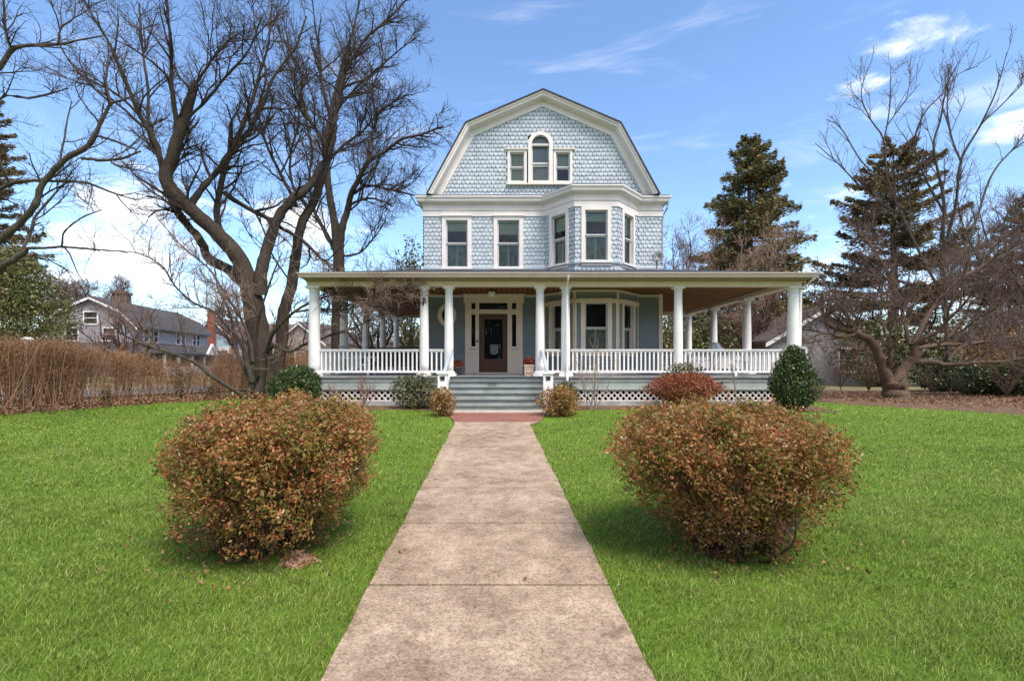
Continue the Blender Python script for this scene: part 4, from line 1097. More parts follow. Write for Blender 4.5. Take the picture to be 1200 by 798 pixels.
# pile of dead leaves
o = world_thing('leaf_pile', 'small pile of dry tan leaves at the foot of the left azalea', 'leaf pile', (-1.60, 3.84, ground(3.9)))
n = 260; a = rng.random(n)*6.28; r = np.sqrt(rng.random(n)); C = np.stack([-1.60 + .13*r*np.cos(a), 3.84 + .12*r*np.sin(a), ground(3.9) + .01 + .09*(1-r)*rng.random(n)], 1)
leaves(o, 'dry_leaves', 'pile_leaf', C, rng.uniform(.04, .075, n), aspect=.5)
# ================================================================== TREES
def bare_tree(name, label, base, traces, bark_m, twig_m, seed, l1=dict(dens=1.5, length=2.4), l2=dict(dens=2.6, length=1.1), l3=dict(dens=4, length=.5), up=.2, t0=.18, rmax1=.055, crown='crown', angle=(28, 62), l4=None, cat='tree', wf=1.0):
    global rng
    rng = np.random.default_rng(seed)
    root = world_thing(name, label, cat, (base[0], base[1], ground(base[1])))
    T = Tree(1.0 if wf == 1.0 else .4); sc = base[1]/19.0
    for tr in traces:
        q = T.trace(tr[0] if isinstance(tr, tuple) else tr)
        opt = tr[1] if isinstance(tr, tuple) else {}
        kw = dict(angle=angle, up=opt.get('up', up), t0=opt.get('t0', t0), rmax=rmax1, k=7, wig=.13)
        kw.update(dens=l1['dens']*opt.get('d', 1)*1.5, length=l1['length']*opt.get('l', 1)*1.2, wig=.17*wf, rmin=.009*sc)
        kids = [dict(dens=l2['dens']*1.9, length=l2['length']*opt.get('l', 1)*1.25, up=up*.8, angle=(25, 65), t0=.08, rmax=.015, k=6, wig=.2*wf, rmin=.006*sc, ldec=.4)]
        if l3: kids.append(dict(dens=l3['dens']*1.9, length=l3['length']*1.25, up=up*.6, angle=(25, 65), t0=.05, rmax=.008*sc, k=5, wig=.22, rmin=.006*sc, ldec=.3))
        if l4: kids.append(dict(dens=l4['dens'], length=l4['length'], up=up*.6, angle=(25, 65), t0=.1, rmax=.006, k=4, wig=.16, rmin=.003))
        if opt.get('d', 1) > 0: T.sprout(q, 1, kids=kids, **kw)
    T.build(root, bark_m, twig_m, 'trunk', crown, split=2)
    return root
D = 19.0
bare_tree('bare_tree', 'big leafless tree with twisting limbs beside the left end of the porch', (-8.9, 19), [
    ([(313, 470, D, 52), (307, 440, D, 40), (303, 400, D, 36), (296, 350, D, 33), (283, 305, D, 27), (250, 268, D-.3, 24), (213, 233, D-.6, 22), (194, 208, D-.8, 20), (205, 178, D-.8, 19), (217, 135, D-.9, 17), (227, 99, D-1, 12)], dict(t0=.5)),
    ([(227, 103, D-1, 5), (248, 70, D-1.2, 4), (266, 50, D-1.4, 3.2), (272, 28, D-1.5, 2)], dict(d=1.2)),
    ([(296, 340, D, 24), (272, 320, D+.5, 18), (245, 306, D+.8, 15), (236, 282, D+.6, 13), (214, 256, D, 12), (198, 228, D-.5, 11), (192, 208, D-.8, 11), (181, 168, D-1, 9), (162, 134, D-1.3, 7.5), (140, 78, D-1.6, 6), (122, 40, D-1.9, 5), (102, 8, D-2, 4), (90, -20, D-2, 3)], dict(t0=.35)),
    ([(205, 178, D-.8, 10), (206, 140, D-1, 8), (201, 95, D-1.3, 6.5), (199, 50, D-1.5, 5), (196, 0, D-1.7, 4), (190, -30, D-1.8, 3)], dict(t0=.1)),
    ([(186, 185, D-.9, 7), (174, 150, D-.6, 6), (173, 100, D-.3, 5), (166, 50, D, 4), (163, 5, D+.2, 3)], dict(t0=.1)),
    ([(304, 345, D, 26), (305, 318, D, 20), (314, 288, D+.3, 18), (320, 263, D+.5, 16), (342, 233, D+.8, 14), (356, 224, D+1, 12), (376, 196, D+1.2, 11), (390, 165, D+1.2, 9), (395, 130, D+1.1, 8), (404, 85, D+1, 7), (422, 54, D+1, 5.5), (445, 32, D+1, 4.5), (470, 8, D+1, 3.2), (486, -15, D+1, 2.4)], dict(t0=.25)),
    ([(266, 290, D, 12), (254, 255, D+.4, 10), (257, 218, D+.6, 9), (270, 178, D+.9, 8), (287, 145, D+1.2, 7), (300, 100, D+1.4, 5.5), (312, 60, D+1.4, 4.5), (318, 10, D+1.4, 3)], dict(t0=.15)),
    ([(225, 240, D-.5, 11), (238, 220, D-.3, 10), (262, 192, D, 9), (285, 162, D+.2, 8), (300, 138, D+.3, 7), (311, 114, D+.4, 6), (322, 88, D+.5, 5), (345, 58, D+.6, 3.8), (360, 20, D+.6, 2.6)], dict(t0=.1)),
    ([(262, 225, D+.6, 8), (282, 240, D+.8, 7.5), (318, 260, D+1, 7), (348, 278, D+1, 6), (377, 304, D+1.2, 5), (398, 322, D+1.3, 3)], dict(d=.8)),
    ([(217, 140, D-.9, 6), (240, 118, D-1.2, 5), (262, 92, D-1.5, 4.4), (290, 62, D-1.8, 3.6), (306, 20, D-2, 2.6)], dict(t0=.1)),
    ([(168, 145, D-1.2, 5), (150, 122, D-1.6, 4.4), (128, 105, D-2.0, 3.8), (100, 90, D-2.4, 3), (78, 70, D-2.6, 2)], dict(t0=.1)),
], 'bark_dark', 'twig_brown', 31, l1=dict(dens=1.7, length=2.0), l2=dict(dens=3.2, length=.95), l3=dict(dens=3.2, length=.42), up=.22)
D = 20.5
bare_tree('bare_tree', 'leafless tree with a thick dark trunk between the twisted tree and the porch roof', (-9.3, 20.5), [
    ([(322, 464, D, 27.4), (326, 420, D, 21.6), (332, 375, D, 19.4), (340, 336, D, 18.0), (347, 297, D, 17.3), (356, 260, D, 15.1), (370, 232, D+.2, 13.7), (379, 205, D+.4, 11.5), (384, 175, D+.5, 9.4), (386, 140, D+.6, 7.2), (378, 95, D+.7, 5.0), (372, 50, D+.8, 3.6), (366, 0, D+.8, 2.2)], dict(t0=.5)),
    ([(347, 240, D, 6.5), (330, 205, D-.4, 5.8), (312, 170, D-.8, 5.0), (303, 130, D-1, 4.3), (312, 90, D-1.2, 3.3), (300, 40, D-1.4, 2.3), (296, 0, D-1.5, 1.4)], dict(t0=.1)),
    ([(362, 246, D+.2, 5.8), (343, 215, D+.6, 5.0), (340, 180, D+.9, 4.3), (350, 140, D+1.1, 3.6), (345, 100, D+1.3, 2.9), (350, 40, D+1.4, 1.9)], dict(t0=.1)),
    ([(384, 180, D+.5, 5.0), (368, 150, D+.2, 4.7), (352, 125, D, 4.0), (355, 90, D-.2, 3.3), (340, 60, D-.4, 2.6), (330, 10, D-.5, 1.7)], dict(t0=.1)),
    ([(358, 284, D, 4.3), (372, 300, D+.6, 3.6), (392, 312, D+1, 2.9), (404, 318, D+1.2, 1.9)], dict(d=.6)),
    ([(340, 330, D, 3.6), (320, 300, D+.6, 3.2), (306, 262, D+1, 2.9), (285, 230, D+1.3, 2.4), (270, 215, D+1.4, 1.4)], {}),
], 'bark_dark', 'twig_brown', 32, l1=dict(dens=1.7, length=1.9), l2=dict(dens=2.4, length=.9), l3=dict(dens=2.8, length=.42))
D = 28.0
bare_tree('bare_tree', 'tall leafless tree rising behind the left end of the porch roof', (-9.4, 28), [
    ([(396, 450, D, 24), (396, 380, D, 21), (397, 318, D, 19), (396, 285, D, 18)], dict(d=0)),
    ([(394, 288, D, 13), (388, 240, D, 12), (383, 200, D, 11), (382, 165, D, 10), (387, 140, D, 8.5), (393, 110, D, 7), (404, 70, D, 5.6), (414, 35, D, 4), (424, -5, D, 2.4)], dict(t0=.2)),
    ([(398, 288, D, 13), (401, 266, D, 12), (407, 245, D, 10.5), (414, 220, D-.5, 9), (432, 190, D-1, 8), (452, 178, D-1.3, 6), (472, 163, D-1.6, 5), (497, 156, D-1.8, 4), (520, 148, D-2, 2.6)], dict(t0=.2)),
    ([(432, 190, D-1, 6), (434, 170, D-.6, 5), (440, 140, D-.2, 4.4), (436, 105, D, 3.6), (448, 70, D+.2, 2.8), (444, 40, D+.2, 2)], {}),
    ([(412, 228, D-.4, 6), (430, 218, D-.2, 5), (455, 222, D, 4), (480, 228, D+.2, 3), (497, 232, D+.4, 2)], {}),
    ([(410, 240, D, 5), (432, 233, D-.3, 4), (448, 236, D-.6, 3.2), (460, 242, D-.8, 2.4)], {}),
    ([(396, 300, D, 8), (380, 268, D+.6, 7), (368, 246, D+1, 6), (362, 215, D+1.4, 5), (366, 180, D+1.6, 4), (358, 140, D+1.7, 3)], dict(t0=.1)),
    ([(383, 190, D, 6), (400, 172, D+.6, 5), (424, 155, D+1, 4.4), (450, 128, D+1.4, 3.4), (476, 112, D+1.6, 2.2)], {}),
    ([(384, 175, D, 6), (368, 150, D+.4, 5), (352, 112, D+.6, 4), (336, 70, D+.8, 3), (326, 30, D+.9, 2)], {}),
    ([(388, 138, D, 5), (412, 110, D-.6, 4), (436, 88, D-1, 3.4), (468, 60, D-1.2, 2.6), (492, 40, D-1.4, 1.8)], {}),
    ([(398, 300, D, 4), (420, 296, D-.4, 3.4), (440, 276, D-.8, 2.6), (452, 258, D-1, 1.8)], {}),
], 'bark_dark', 'twig_brown', 33, l1=dict(dens=1.5, length=2.4), l2=dict(dens=2.4, length=1.15), l3=dict(dens=3.2, length=.55))
D = 11.0
bare_tree('bare_tree', 'leafless tree reaching thick grey limbs into the sky from the left edge', (-12.6, 11.5), [
    ([(-120, 470, D, 34), (-110, 390, D, 28), (-95, 340, D, 24)], dict(d=0)),
    ([(-95, 345, D, 18), (-40, 310, D, 14), (0, 285, D, 12), (36, 246, D, 10.5), (48, 222, D, 10), (58, 205, D, 9), (80, 188, D, 8.5), (100, 175, D, 8), (113, 156, D, 7), (124, 135, D, 6), (131, 122, D, 5), (148, 116, D, 3.4), (166, 106, D, 2)], dict(t0=.45)),
    ([(-95, 345, D, 14), (-40, 335, D, 11), (5, 310, D, 10), (26, 293, D, 8.5), (34, 290, D, 6), (52, 291, D, 5), (72, 289, D+.2, 4.4), (104, 292, D+.4, 3.6), (136, 294, D+.6, 2.4), (150, 297, D+.6, 1.6)], dict(t0=.5, d=.8)),
    ([(26, 293, D, 6), (38, 268, D+.2, 5), (42, 255, D+.3, 4.4), (58, 235, D+.5, 3.6), (78, 212, D+.7, 2.6)], {}),
    ([(72, 289, D+.2, 3.4), (76, 272, D, 3), (95, 256, D-.2, 2.6), (120, 246, D-.3, 1.8)], {}),
    ([(-95, 340, D, 15), (-60, 260, D, 11), (-20, 230, D, 8.5), (0, 222, D, 7.5), (18, 214, D, 6.5), (40, 212, D, 5.6), (75, 212, D+.2, 4.8), (105, 216, D+.4, 4), (130, 226, D+.6, 3.4), (160, 236, D+.8, 2.2)], dict(t0=.45)),
    ([(96, 186, D, 6), (116, 189, D-.2, 5.4), (140, 186, D-.3, 4.6), (165, 178, D-.4, 3)], {}),
    ([(70, 196, D, 4), (72, 178, D+.2, 3.4), (78, 148, D+.3, 2.8), (84, 120, D+.4, 2)], dict(d=.7)),
    ([(113, 160, D, 5), (135, 166, D+.2, 4), (160, 176, D+.3, 3)], dict(d=.7)),
    ([(130, 124, D, 4.6), (124, 100, D, 4), (125, 80, D, 3.4), (118, 70, D, 2.6)], {}),
    ([(131, 122, D, 4), (112, 106, D-.2, 3.6), (92, 85, D-.4, 3.2), (72, 58, D-.6, 2.8), (68, 40, D-.7, 2)], {}),
    ([(-95, 340, D, 15), (-70, 200, D, 12), (-40, 110, D, 9.5), (0, 78, D, 8), (14, 58, D, 7), (35, 53, D, 6), (66, 51, D+.2, 5), (92, 47, D+.3, 4), (120, 43, D+.4, 2.6)], dict(t0=.4)),
    ([(13, 60, D, 5), (7, 40, D+.2, 4.4), (5, 15, D+.3, 3.8), (2, -20, D+.4, 3)], {}),
    ([(68, 51, D+.2, 4), (72, 32, D+.2, 3.4), (86, 20, D+.2, 3), (87, -10, D+.3, 2)], {}),
    ([(-95, 340, D, 10), (-50, 170, D+.5, 7), (0, 115, D+.6, 5), (30, 116, D+.7, 4.4), (60, 110, D+.8, 3.4), (80, 104, D+.9, 2)], dict(t0=.4)),
], 'bark_grey', 'twig_brown', 34, l1=dict(dens=1.9, length=1.3), l2=dict(dens=4, length=.55), l3=dict(dens=5, length=.25), rmax1=.022, up=.12)
D = 16.8
bare_tree('dogwood_tree', 'small multi stemmed leafless tree with one low limb leaning over the hedge', (-8.75, 16.8), [
    ([(290, 470, D, 7.5), (272, 456, D-.2, 7), (250, 440, D-.4, 6.4), (222, 422, D-.6, 5.6), (196, 412, D-.8, 4.8), (174, 406, D-1, 4), (150, 396, D-1.2, 3.2), (135, 385, D-1.3, 2)], dict(t0=.5, d=1.8, up=.55, l=1.2)),
    ([(292, 468, D, 12), (293, 440, D, 10), (288, 418, D, 8.5), (282, 400, D-.2, 6), (266, 382, D-.4, 5), (252, 366, D-.6, 4.4), (226, 354, D-.8, 3.8), (205, 335, D-1, 3.2), (190, 312, D-1.2, 2.8), (165, 298, D-1.4, 2.2), (140, 294, D-1.5, 1.5)], dict(t0=.35, d=1.5)),
    ([(296, 425, D, 7), (294, 400, D+.2, 5.6), (280, 370, D+.3, 4.6), (262, 340, D+.4, 3.8), (242, 312, D+.5, 3), (215, 290, D+.6, 2.4), (190, 262, D+.6, 1.6)], dict(t0=.2, d=1.3)),
    ([(303, 468, D+.2, 20), (307, 440, D+.2, 15), (312, 415, D+.1, 10), (322, 405, D-.2, 7), (338, 412, D-.6, 5.6), (356, 404, D-1, 5), (385, 394, D-1.4, 4.2), (415, 384, D-1.8, 3.4), (440, 372, D-2.0, 2.4), (458, 366, D-2.1, 1.6)], dict(t0=.35, d=1.7, up=.3)),
    ([(312, 415, D+.1, 8), (322, 390, D-.3, 6), (345, 366, D-.8, 5), (375, 350, D-1.3, 4.2), (405, 342, D-1.7, 3.4), (440, 344, D-2, 2.8), (480, 340, D-2.2, 1.8)], dict(t0=.2, d=2.2, up=.15)),
    ([(345, 366, D-.8, 4), (372, 362, D-1.3, 3.4), (400, 364, D-1.8, 3), (432, 358, D-2.1, 2.2), (470, 360, D-2.3, 1.4)], dict(d=2.4, up=.2)),
    ([(302, 440, D, 8), (300, 400, D-.4, 6), (306, 360, D-.8, 4.6), (318, 325, D-1, 3.4), (330, 296, D-1.1, 2)], dict(t0=.2)),
    ([(292, 445, D, 6), (276, 410, D+.5, 5), (270, 370, D+.9, 4), (254, 335, D+1.1, 3), (250, 300, D+1.2, 1.8)], dict(t0=.3)),
], 'bark_grey', 'twig_dogwood', 35, l1=dict(dens=1.9, length=1.35), l2=dict(dens=4, length=.6), l3=dict(dens=5, length=.28), rmax1=.02, up=.28)
# ---- right side
D = 17.4
bare_tree('bare_tree', 'old low forked tree with stout trunk and long horizontal limbs on the mulch bed', (13.1, 17.4), [
    ([(1052, 472, D, 46), (1050, 456, D, 36), (1047, 444, D, 34)], dict(d=0)),
    ([(1043, 450, D, 20), (1032, 425, D, 16), (1022, 402, D, 14), (1005, 392, D-.2, 11), (985, 385, D-.4, 9.5), (972, 380, D-.6, 8), (971, 368, D-.7, 6), (982, 352, D-.8, 5), (1000, 338, D-.9, 4), (1012, 320, D-1, 3)], dict(t0=.4, d=1.2)),
    ([(1005, 392, D-.2, 6), (985, 394, D-.6, 5.5), (962, 391, D-1, 4.6), (945, 398, D-1.2, 3.6), (928, 394, D-1.4, 2.2)], dict(t0=.2)),
    ([(1048, 450, D, 20), (1060, 432, D, 18), (1068, 418, D, 15), (1069, 404, D, 13)], dict(d=0)),
    ([(1069, 408, D, 9), (1080, 400, D-.2, 7), (1098, 388, D-.4, 6), (1112, 372, D-.6, 5), (1124, 360, D-.7, 4), (1128, 335, D-.8, 3), (1138, 300, D-.8, 2)], dict(t0=.2)),
    ([(1070, 424, D, 12), (1092, 427, D-.3, 9), (1115, 428, D-.6, 7.5), (1140, 424, D-1, 6), (1170, 424, D-1.3, 4.6), (1205, 419, D-1.6, 4)], dict(d=1.2, up=.35)),
    ([(1070, 410, D, 8), (1096, 404, D+.4, 7), (1130, 404, D+.8, 6), (1165, 398, D+1, 5), (1210, 390, D+1.2, 4)], dict(d=1.2, up=.35)),
    ([(1112, 424, D-.4, 7), (1122, 410, D-.2, 6), (1140, 402, D, 5), (1170, 402, D+.2, 4), (1205, 406, D+.3, 3)], dict(d=1.2, up=.35)),
    ([(1068, 405, D, 8), (1060, 380, D+.4, 6), (1052, 350, D+.8, 5), (1040, 320, D+1, 4), (1022, 290, D+1.2, 3), (1004, 268, D+1.3, 2)], dict(d=1.3)),
    ([(1070, 404, D, 8), (1090, 365, D+.5, 6.5), (1116, 335, D+.8, 5.4), (1150, 312, D+1, 4.4), (1182, 296, D+1.2, 3.4), (1210, 280, D+1.2, 2.6)], dict(d=1.2)),
    ([(1040, 440, D, 9), (1042, 415, D-.3, 6), (1040, 400, D-.5, 5), (1046, 380, D-.6, 3.6), (1040, 360, D-.7, 2)], dict(d=.8)),
], 'bark_tan', 'twig_grey', 36, l1=dict(dens=2.2, length=1.7), l2=dict(dens=3.6, length=.8), l3=dict(dens=4, length=.36), up=.25)
D = 21.0
bare_tree('bare_tree', 'slender many stemmed leafless tree shooting whip like branches above the right conifer', (17.4, 21), [
    ([(1112, 462, D, 8.5), (1110, 400, D, 7.2), (1106, 340, D, 6.4), (1104, 290, D, 6.7), (1106, 240, D, 5.5), (1100, 205, D, 4.4), (1094, 170, D, 3.8), (1102, 140, D, 3.1), (1110, 100, D, 2.2), (1124, 72, D, 1.2)], dict(t0=.35)),
    ([(1104, 300, D, 5.9), (1120, 240, D-.5, 4.9), (1126, 190, D-.8, 4.0), (1150, 145, D-1, 3.3), (1168, 105, D-1.2, 2.2), (1180, 62, D-1.3, 1.0)], dict(t0=.2, d=.8)),
    ([(1126, 190, D-.8, 3.3), (1115, 160, D-.4, 2.8), (1110, 120, D-.1, 2.2), (1120, 90, D, 1.6), (1146, 78, D, 1.0)], {}),
    ([(1150, 145, D-1, 2.7), (1172, 125, D-1, 2.2), (1205, 92, D-1.2, 1.5)], {}),
    ([(1106, 250, D, 4.4), (1080, 200, D+.5, 3.7), (1072, 165, D+.7, 3.1), (1084, 132, D+.8, 2.5), (1104, 110, D+.9, 2.1), (1114, 88, D+.9, 1.0)], {}),
    ([(1096, 330, D, 5.2), (1060, 260, D+.8, 3.7), (1040, 210, D+1.1, 3.3), (1036, 165, D+1.3, 2.8), (1020, 140, D+1.4, 2.2), (1009, 110, D+1.5, 1.8), (1020, 74, D+1.5, 0.9)], {}),
    ([(1036, 165, D+1.3, 2.4), (1042, 130, D+1.3, 2.1), (1044, 80, D+1.3, 1.0)], {}),
    ([(1038, 150, D+1.3, 2.2), (1056, 125, D+1.2, 1.8), (1078, 98, D+1.1, 1.0)], {}),
    ([(1040, 215, D+1.1, 2.8), (1010, 190, D+1.3, 2.4), (985, 150, D+1.5, 1.8), (968, 140, D+1.6, 1.0)], {}),
    ([(1050, 250, D+1, 2.8), (1015, 225, D+1, 2.4), (980, 190, D+1, 1.9), (955, 168, D+1, 1.0)], {}),
    ([(1110, 330, D, 5.2), (1140, 270, D+.6, 4.1), (1160, 210, D+1, 3.4), (1182, 180, D+1.2, 2.7), (1210, 160, D+1.3, 2.1)], {}),
    ([(1112, 360, D, 5.2), (1150, 310, D-.6, 4.1), (1180, 270, D-1, 3.4), (1205, 230, D-1.2, 2.7)], {}),
], 'bark_grey', 'twig_grey', 37, l1=dict(dens=1.1, length=1.7), l2=dict(dens=1.8, length=.8), l3=dict(dens=2.4, length=.36), rmax1=.024, up=.5, angle=(15, 42), wf=.45)
# generic bare trees grown from the ground
def grown_tree(name, label, x, y, h, spread, nl, bark_m, twig_m, seed, r=.12, l1=(1.3, .2), l2=(2.2, .1), l3=None, up=.25, fork=.15, cat='tree', group=None):
    global rng
    rng = np.random.default_rng(seed); gz = ground(y)
    root = world_thing(name, label, cat, (x, y, gz), group); T = Tree()
    zf = h*fork
    T.limb([[x, y, gz-.1, r*1.4], [x+.02, y, gz+zf*.5, r], [x, y, gz+zf, r*.95]])
    for k in range(nl):
        a = 2*math.pi*(k+rng.random()*.7)/nl; sp = spread*rng.uniform(.3, 1); hh = h*rng.uniform(.72, 1.02)
        b = A([x, y, gz+zf*rng.uniform(.6, 1)]); tp = A([x+sp*math.cos(a), y+sp*math.sin(a), gz+hh]); m = b*.55+tp*.45; m[:2] = b[:2]*.45+tp[:2]*.55; m += rng.normal(size=3)*spread*.08
        q = T.limb([[*b, r*.6], [*(b*.6+m*.4), r*.5], [*m, r*.34], [*(m*.5+tp*.5+rng.normal(size=3)*spread*.06), r*.2], [*tp, .012]])
        kids = [dict(dens=l2[0], length=h*l2[1], up=up*.8, angle=(25, 60), t0=.1, rmax=.018, k=5, wig=.18, rmin=.00035*y)]
        if l3: kids.append(dict(dens=l3[0], length=h*l3[1], up=up*.6, angle=(25, 60), t0=.05, rmax=.010, k=4, wig=.2, rmin=.0003*y, ldec=.3))
        T.sprout(q, 1, dens=l1[0], length=h*l1[1], up=up, t0=.15, rmax=.035, k=6, wig=.13, rmin=.006, kids=kids)
    T.build(root, bark_m, twig_m, split=2)
    return root
gt = [
 ('leafless tree with a fan of upright branches behind the grey gambrel house', (92-600)/600*68, 68, 13.5, 5.5, 11, 'bark_dark', 'twig_grey', 41),
 ('bare reddish tree in front of the grey gambrel house beyond the hedge', (150-600)/600*32, 32, 5.6, 3.2, 9, 'bark_dark', 'twig_red', 42),
 ('bare tree seen through the left porch between its first two side columns', -9.0, 34, 9.0, 4.5, 9, 'bark_dark', 'twig_grey', 43),
 ('bare tree seen through the middle of the left porch', -7.2, 38, 8.5, 4.5, 9, 'bark_dark', 'twig_red', 44),
 ('pinkish bare tree standing above the roof of the grey garage', 13.2, 37, 11.5, 5.0, 11, 'bark_tan', 'twig_red', 45),
 ('pale brown bare tree rising just behind the right end of the porch roof', 14.5, 31, 9.0, 4.6, 11, 'bark_tan', 'twig_tan', 46),
 ('tangled bare tree between the old forked tree and the right conifer', 20.5, 27, 7.5, 4.6, 11, 'bark_dark', 'twig_red', 47),
 ('tall bare tree at the right edge arching over the shrubs', 24.6, 24, 9.0, 4.6, 10, 'bark_dark', 'twig_grey', 48),
 ('bare tree behind the right edge with a broad drooping crown', 29.0, 29, 11.5, 5.5, 10, 'bark_dark', 'twig_red', 49),
 ('bare tree standing between the two left houses', (285-600)/600*52, 52, 8.0, 4.0, 9, 'bark_dark', 'twig_red', 50),
 ('bare tree showing through the right porch beside the second side column', 10.6, 34, 7.0, 4.0, 9, 'bark_tan', 'twig_red', 51),
]
for lb, x, y, h, sp, nl, bm, tm, sd_ in gt:
    dk = .62 if x > 18 else .8; grown_tree('bare_tree', lb, x, y, h, sp, nl, bm, tm, sd_, r=.018*h, l1=(3.0*dk, .24), l2=(5.5*dk, .12), l3=(6, .06))
# bare shrubs in the right bed
for k, (lb, px, d, h, sp, tm) in enumerate((
  ('brown twiggy leafless shrub beside the garage window', 985, 22.5, 2.4, 1.1, 'twig_red'),
  ('brown leafless shrub close to the left of the old forked tree', 1018, 20.5, 2.2, 1.0, 'twig_tan'),
  ('leafless shrub just right of the forked trunk', 1092, 20.0, 1.7, .9, 'twig_tan'),
  ('low leafless shrub under the horizontal limbs', 1130, 19.0, 1.3, .9, 'twig_grey'),
  ('leafless shrub at the right edge of the mulch bed', 1180, 17.8, 2.1, 1.0, 'twig_red'))):
    x, y, _ = G(px, d)
    grown_tree('bare_shrub', lb, x, y, h, sp, 12, 'bark_tan', tm, 60+k, r=.02, l1=(5, .28), l2=(7, .14), fork=.06, cat='shrub')
# leafy evergreen masses on the right
for k, (nm, lb, cat, px, d, rx, ry, h, mt, n, sz, shp) in enumerate((
  ('rhododendron', 'dark green rhododendron right of the forked trunk', 'shrub', 1108, 21.5, 1.3, 1.0, 1.5, 'holly_leaf', 3800, .15, 'ball'),
  ('rhododendron', 'dark low rhododendron under the long horizontal limb', 'shrub', 1152, 19.2, 1.1, .9, 1.0, 'holly_leaf', 2600, .13, 'ball'),
  ('evergreen_shrub', 'dark green shrub at the far right corner of the bed', 'shrub', 1205, 18.5, 1.3, 1.0, 1.5, 'holly_leaf', 3500, .14, 'ball'),
  ('autumn_shrub', 'shrub with orange brown leaves at the right edge above the dark rhododendrons', 'shrub', 1172, 21.5, 1.5, 1.2, 2.7, 'gold_leaf', 2800, .14, 'ball'),
  ('evergreen_shrub', 'tall yellow green shrub behind the long limbs near the right edge', 'shrub', 1150, 26, 3.2, 2.0, 4.0, 'magnolia_leaf', 5200, .22, 'ball'),
  ('evergreen_shrub', 'tall green hedge shrub seen through the right porch', 'shrub', 778, 29, 2.3, 1.5, 4.0, 'magnolia_leaf', 4200, .20, 'ball'),
  ('evergreen_shrub', 'yellow green shrub seen between the far columns of the right porch', 'shrub', 826, 30, 1.9, 1.5, 4.4, 'rhodo_leaf', 3800, .20, 'ball'),
  ('autumn_shrub', 'russet leaved shrub showing through the right porch behind the lamp', 'shrub', 858, 31, 1.5, 1.2, 3.3, 'dead_leaf', 2400, .17, 'ball'),
  ('evergreen_shrub', 'brownish evergreen shrub behind the forked tree', 'shrub', 1032, 26, 2.2, 1.6, 3.6, 'rhodo_leaf', 3600, .2, 'ball'),
  ('evergreen_shrub', 'olive green shrub seen at the back of the left porch', 'shrub', 489, 33, 1.3, 1.2, 3.4, 'rhodo_leaf', 2200, .2, 'ball'),
  ('evergreen_shrub', 'small dark shrub behind the big trunks left of the porch', 'shrub', 322, 24, .7, .7, 1.4, 'holly_leaf', 1500, .13, 'ball'),
)):
    x, y, _ = G(px, d)
    ellip_bush(nm, lb, cat, x, y, rx, ry, h, mt, n, sz, seed=80+k, shell=.75, nst=8, amp=.12)
# ---- conifers
def conifer(label, x, y, h, rad, mat, seed, top=0., z0=.12, n_whorl=26, per=7, dens=1.0, droop=.18, nsize=.34, name='conifer', taper=1.0, broken=.15, thick=.08):
    global rng
    rng = np.random.default_rng(seed); gz = ground(y)
    root = world_thing(name, label, 'tree', (x, y, gz)); T = Tree()
    T.limb([[x, y, gz-.2, .022*h], [x+.05, y, gz+h*.4, .015*h], [x, y, gz+h*.75, .008*h], [x, y, gz+h*.99, .03]])
    Cs, Ax, Sz = [], [], []
    for w in range(n_whorl):
        f = (w + rng.random()*.8)/n_whorl; z = z0 + (1-z0)*f
        if f > .985: continue
        R0 = rad*(1-f)**taper + .25 + .1*rng.random()
        for b in range(per):
            if rng.random() < broken: continue
            a = rng.random()*6.283; L = R0*rng.uniform(.6, 1.15)
            el = .35*f - droop*(1-f) + rng.normal()*.08
            d0 = A([math.cos(a), math.sin(a), el])
            tt = np.linspace(0, 1, 6); pts = A([x, y, gz+z*h])[None] + d0[None]*L*tt[:, None]; pts[:, 2] += -droop*L*.5*tt**2 + .22*L*np.maximum(tt-.6, 0)
            q = np.concatenate([pts, np.linspace(.02+.012*L, .008, 6)[:, None]], 1)
            T.levels.setdefault((1, 6), []).append(q)
            m = int(dens*2.0*(9 + 26*L))
            t = .15 + .88*rng.random(m)**.8; side = rng.normal(size=m)*.24*L*(1.15-t); p = np.stack([np.interp(t, tt, pts[:, j]) for j in range(3)], 1)
            sd = A([-math.sin(a), math.cos(a), 0]); p = p + sd[None]*side[:, None]; p[:, 2] += -np.abs(side)*.30 + rng.normal(size=m)*thick - thick
            ax = norm(d0[None]*.7 + sd[None]*np.sign(side)[:, None]*.6 + A([0, 0, -.35])[None]*rng.random((m, 1)))
            Cs.append(p); Ax.append(ax); Sz.append(nsize*.72*rng.uniform(.6, 1.3, m))
    T.build(root, 'bark_conifer', 'bark_conifer', 'trunk', 'branches', split=1)
    C = np.concatenate(Cs); leaves(root, 'needles', mat, C, np.concatenate(Sz), axis=np.concatenate(Ax), aspect=.30)
    return root
conifer('tall dark spruce standing alone behind the right side of the porch roof', (878-600)/600*36, 36, CZ+(HY-160)/600*36-.35, 5.3, 'needle', 101, n_whorl=34, per=9, dens=1.7, nsize=.40, taper=.66, broken=.25, thick=.12)
conifer('brownish pine with layered flat boughs behind the slender bare tree on the right', (1047-600)/600*33, 33, CZ+(HY-168)/600*33-.35, 5.0, 'pine_needle', 102, n_whorl=15, per=9, dens=2.2, droop=.02, nsize=.40, taper=.50, z0=.25, thick=.06)
conifer('dark conifer at the left edge behind the bare limbs', (-22-600)/600*34, 34, CZ+(HY-95)/600*34-.35, 4.3, 'pine_needle', 103, n_whorl=26, per=8, dens=1.4, droop=.10, nsize=.42, taper=.7)
conifer('dark conifer at the right edge of the view behind the bare branches', (1215-600)/600*34, 34, CZ+(HY-225)/600*34-.35, 4.5, 'pine_needle', 104, n_whorl=22, per=8, dens=1.3, droop=.05, nsize=.42, taper=.6)
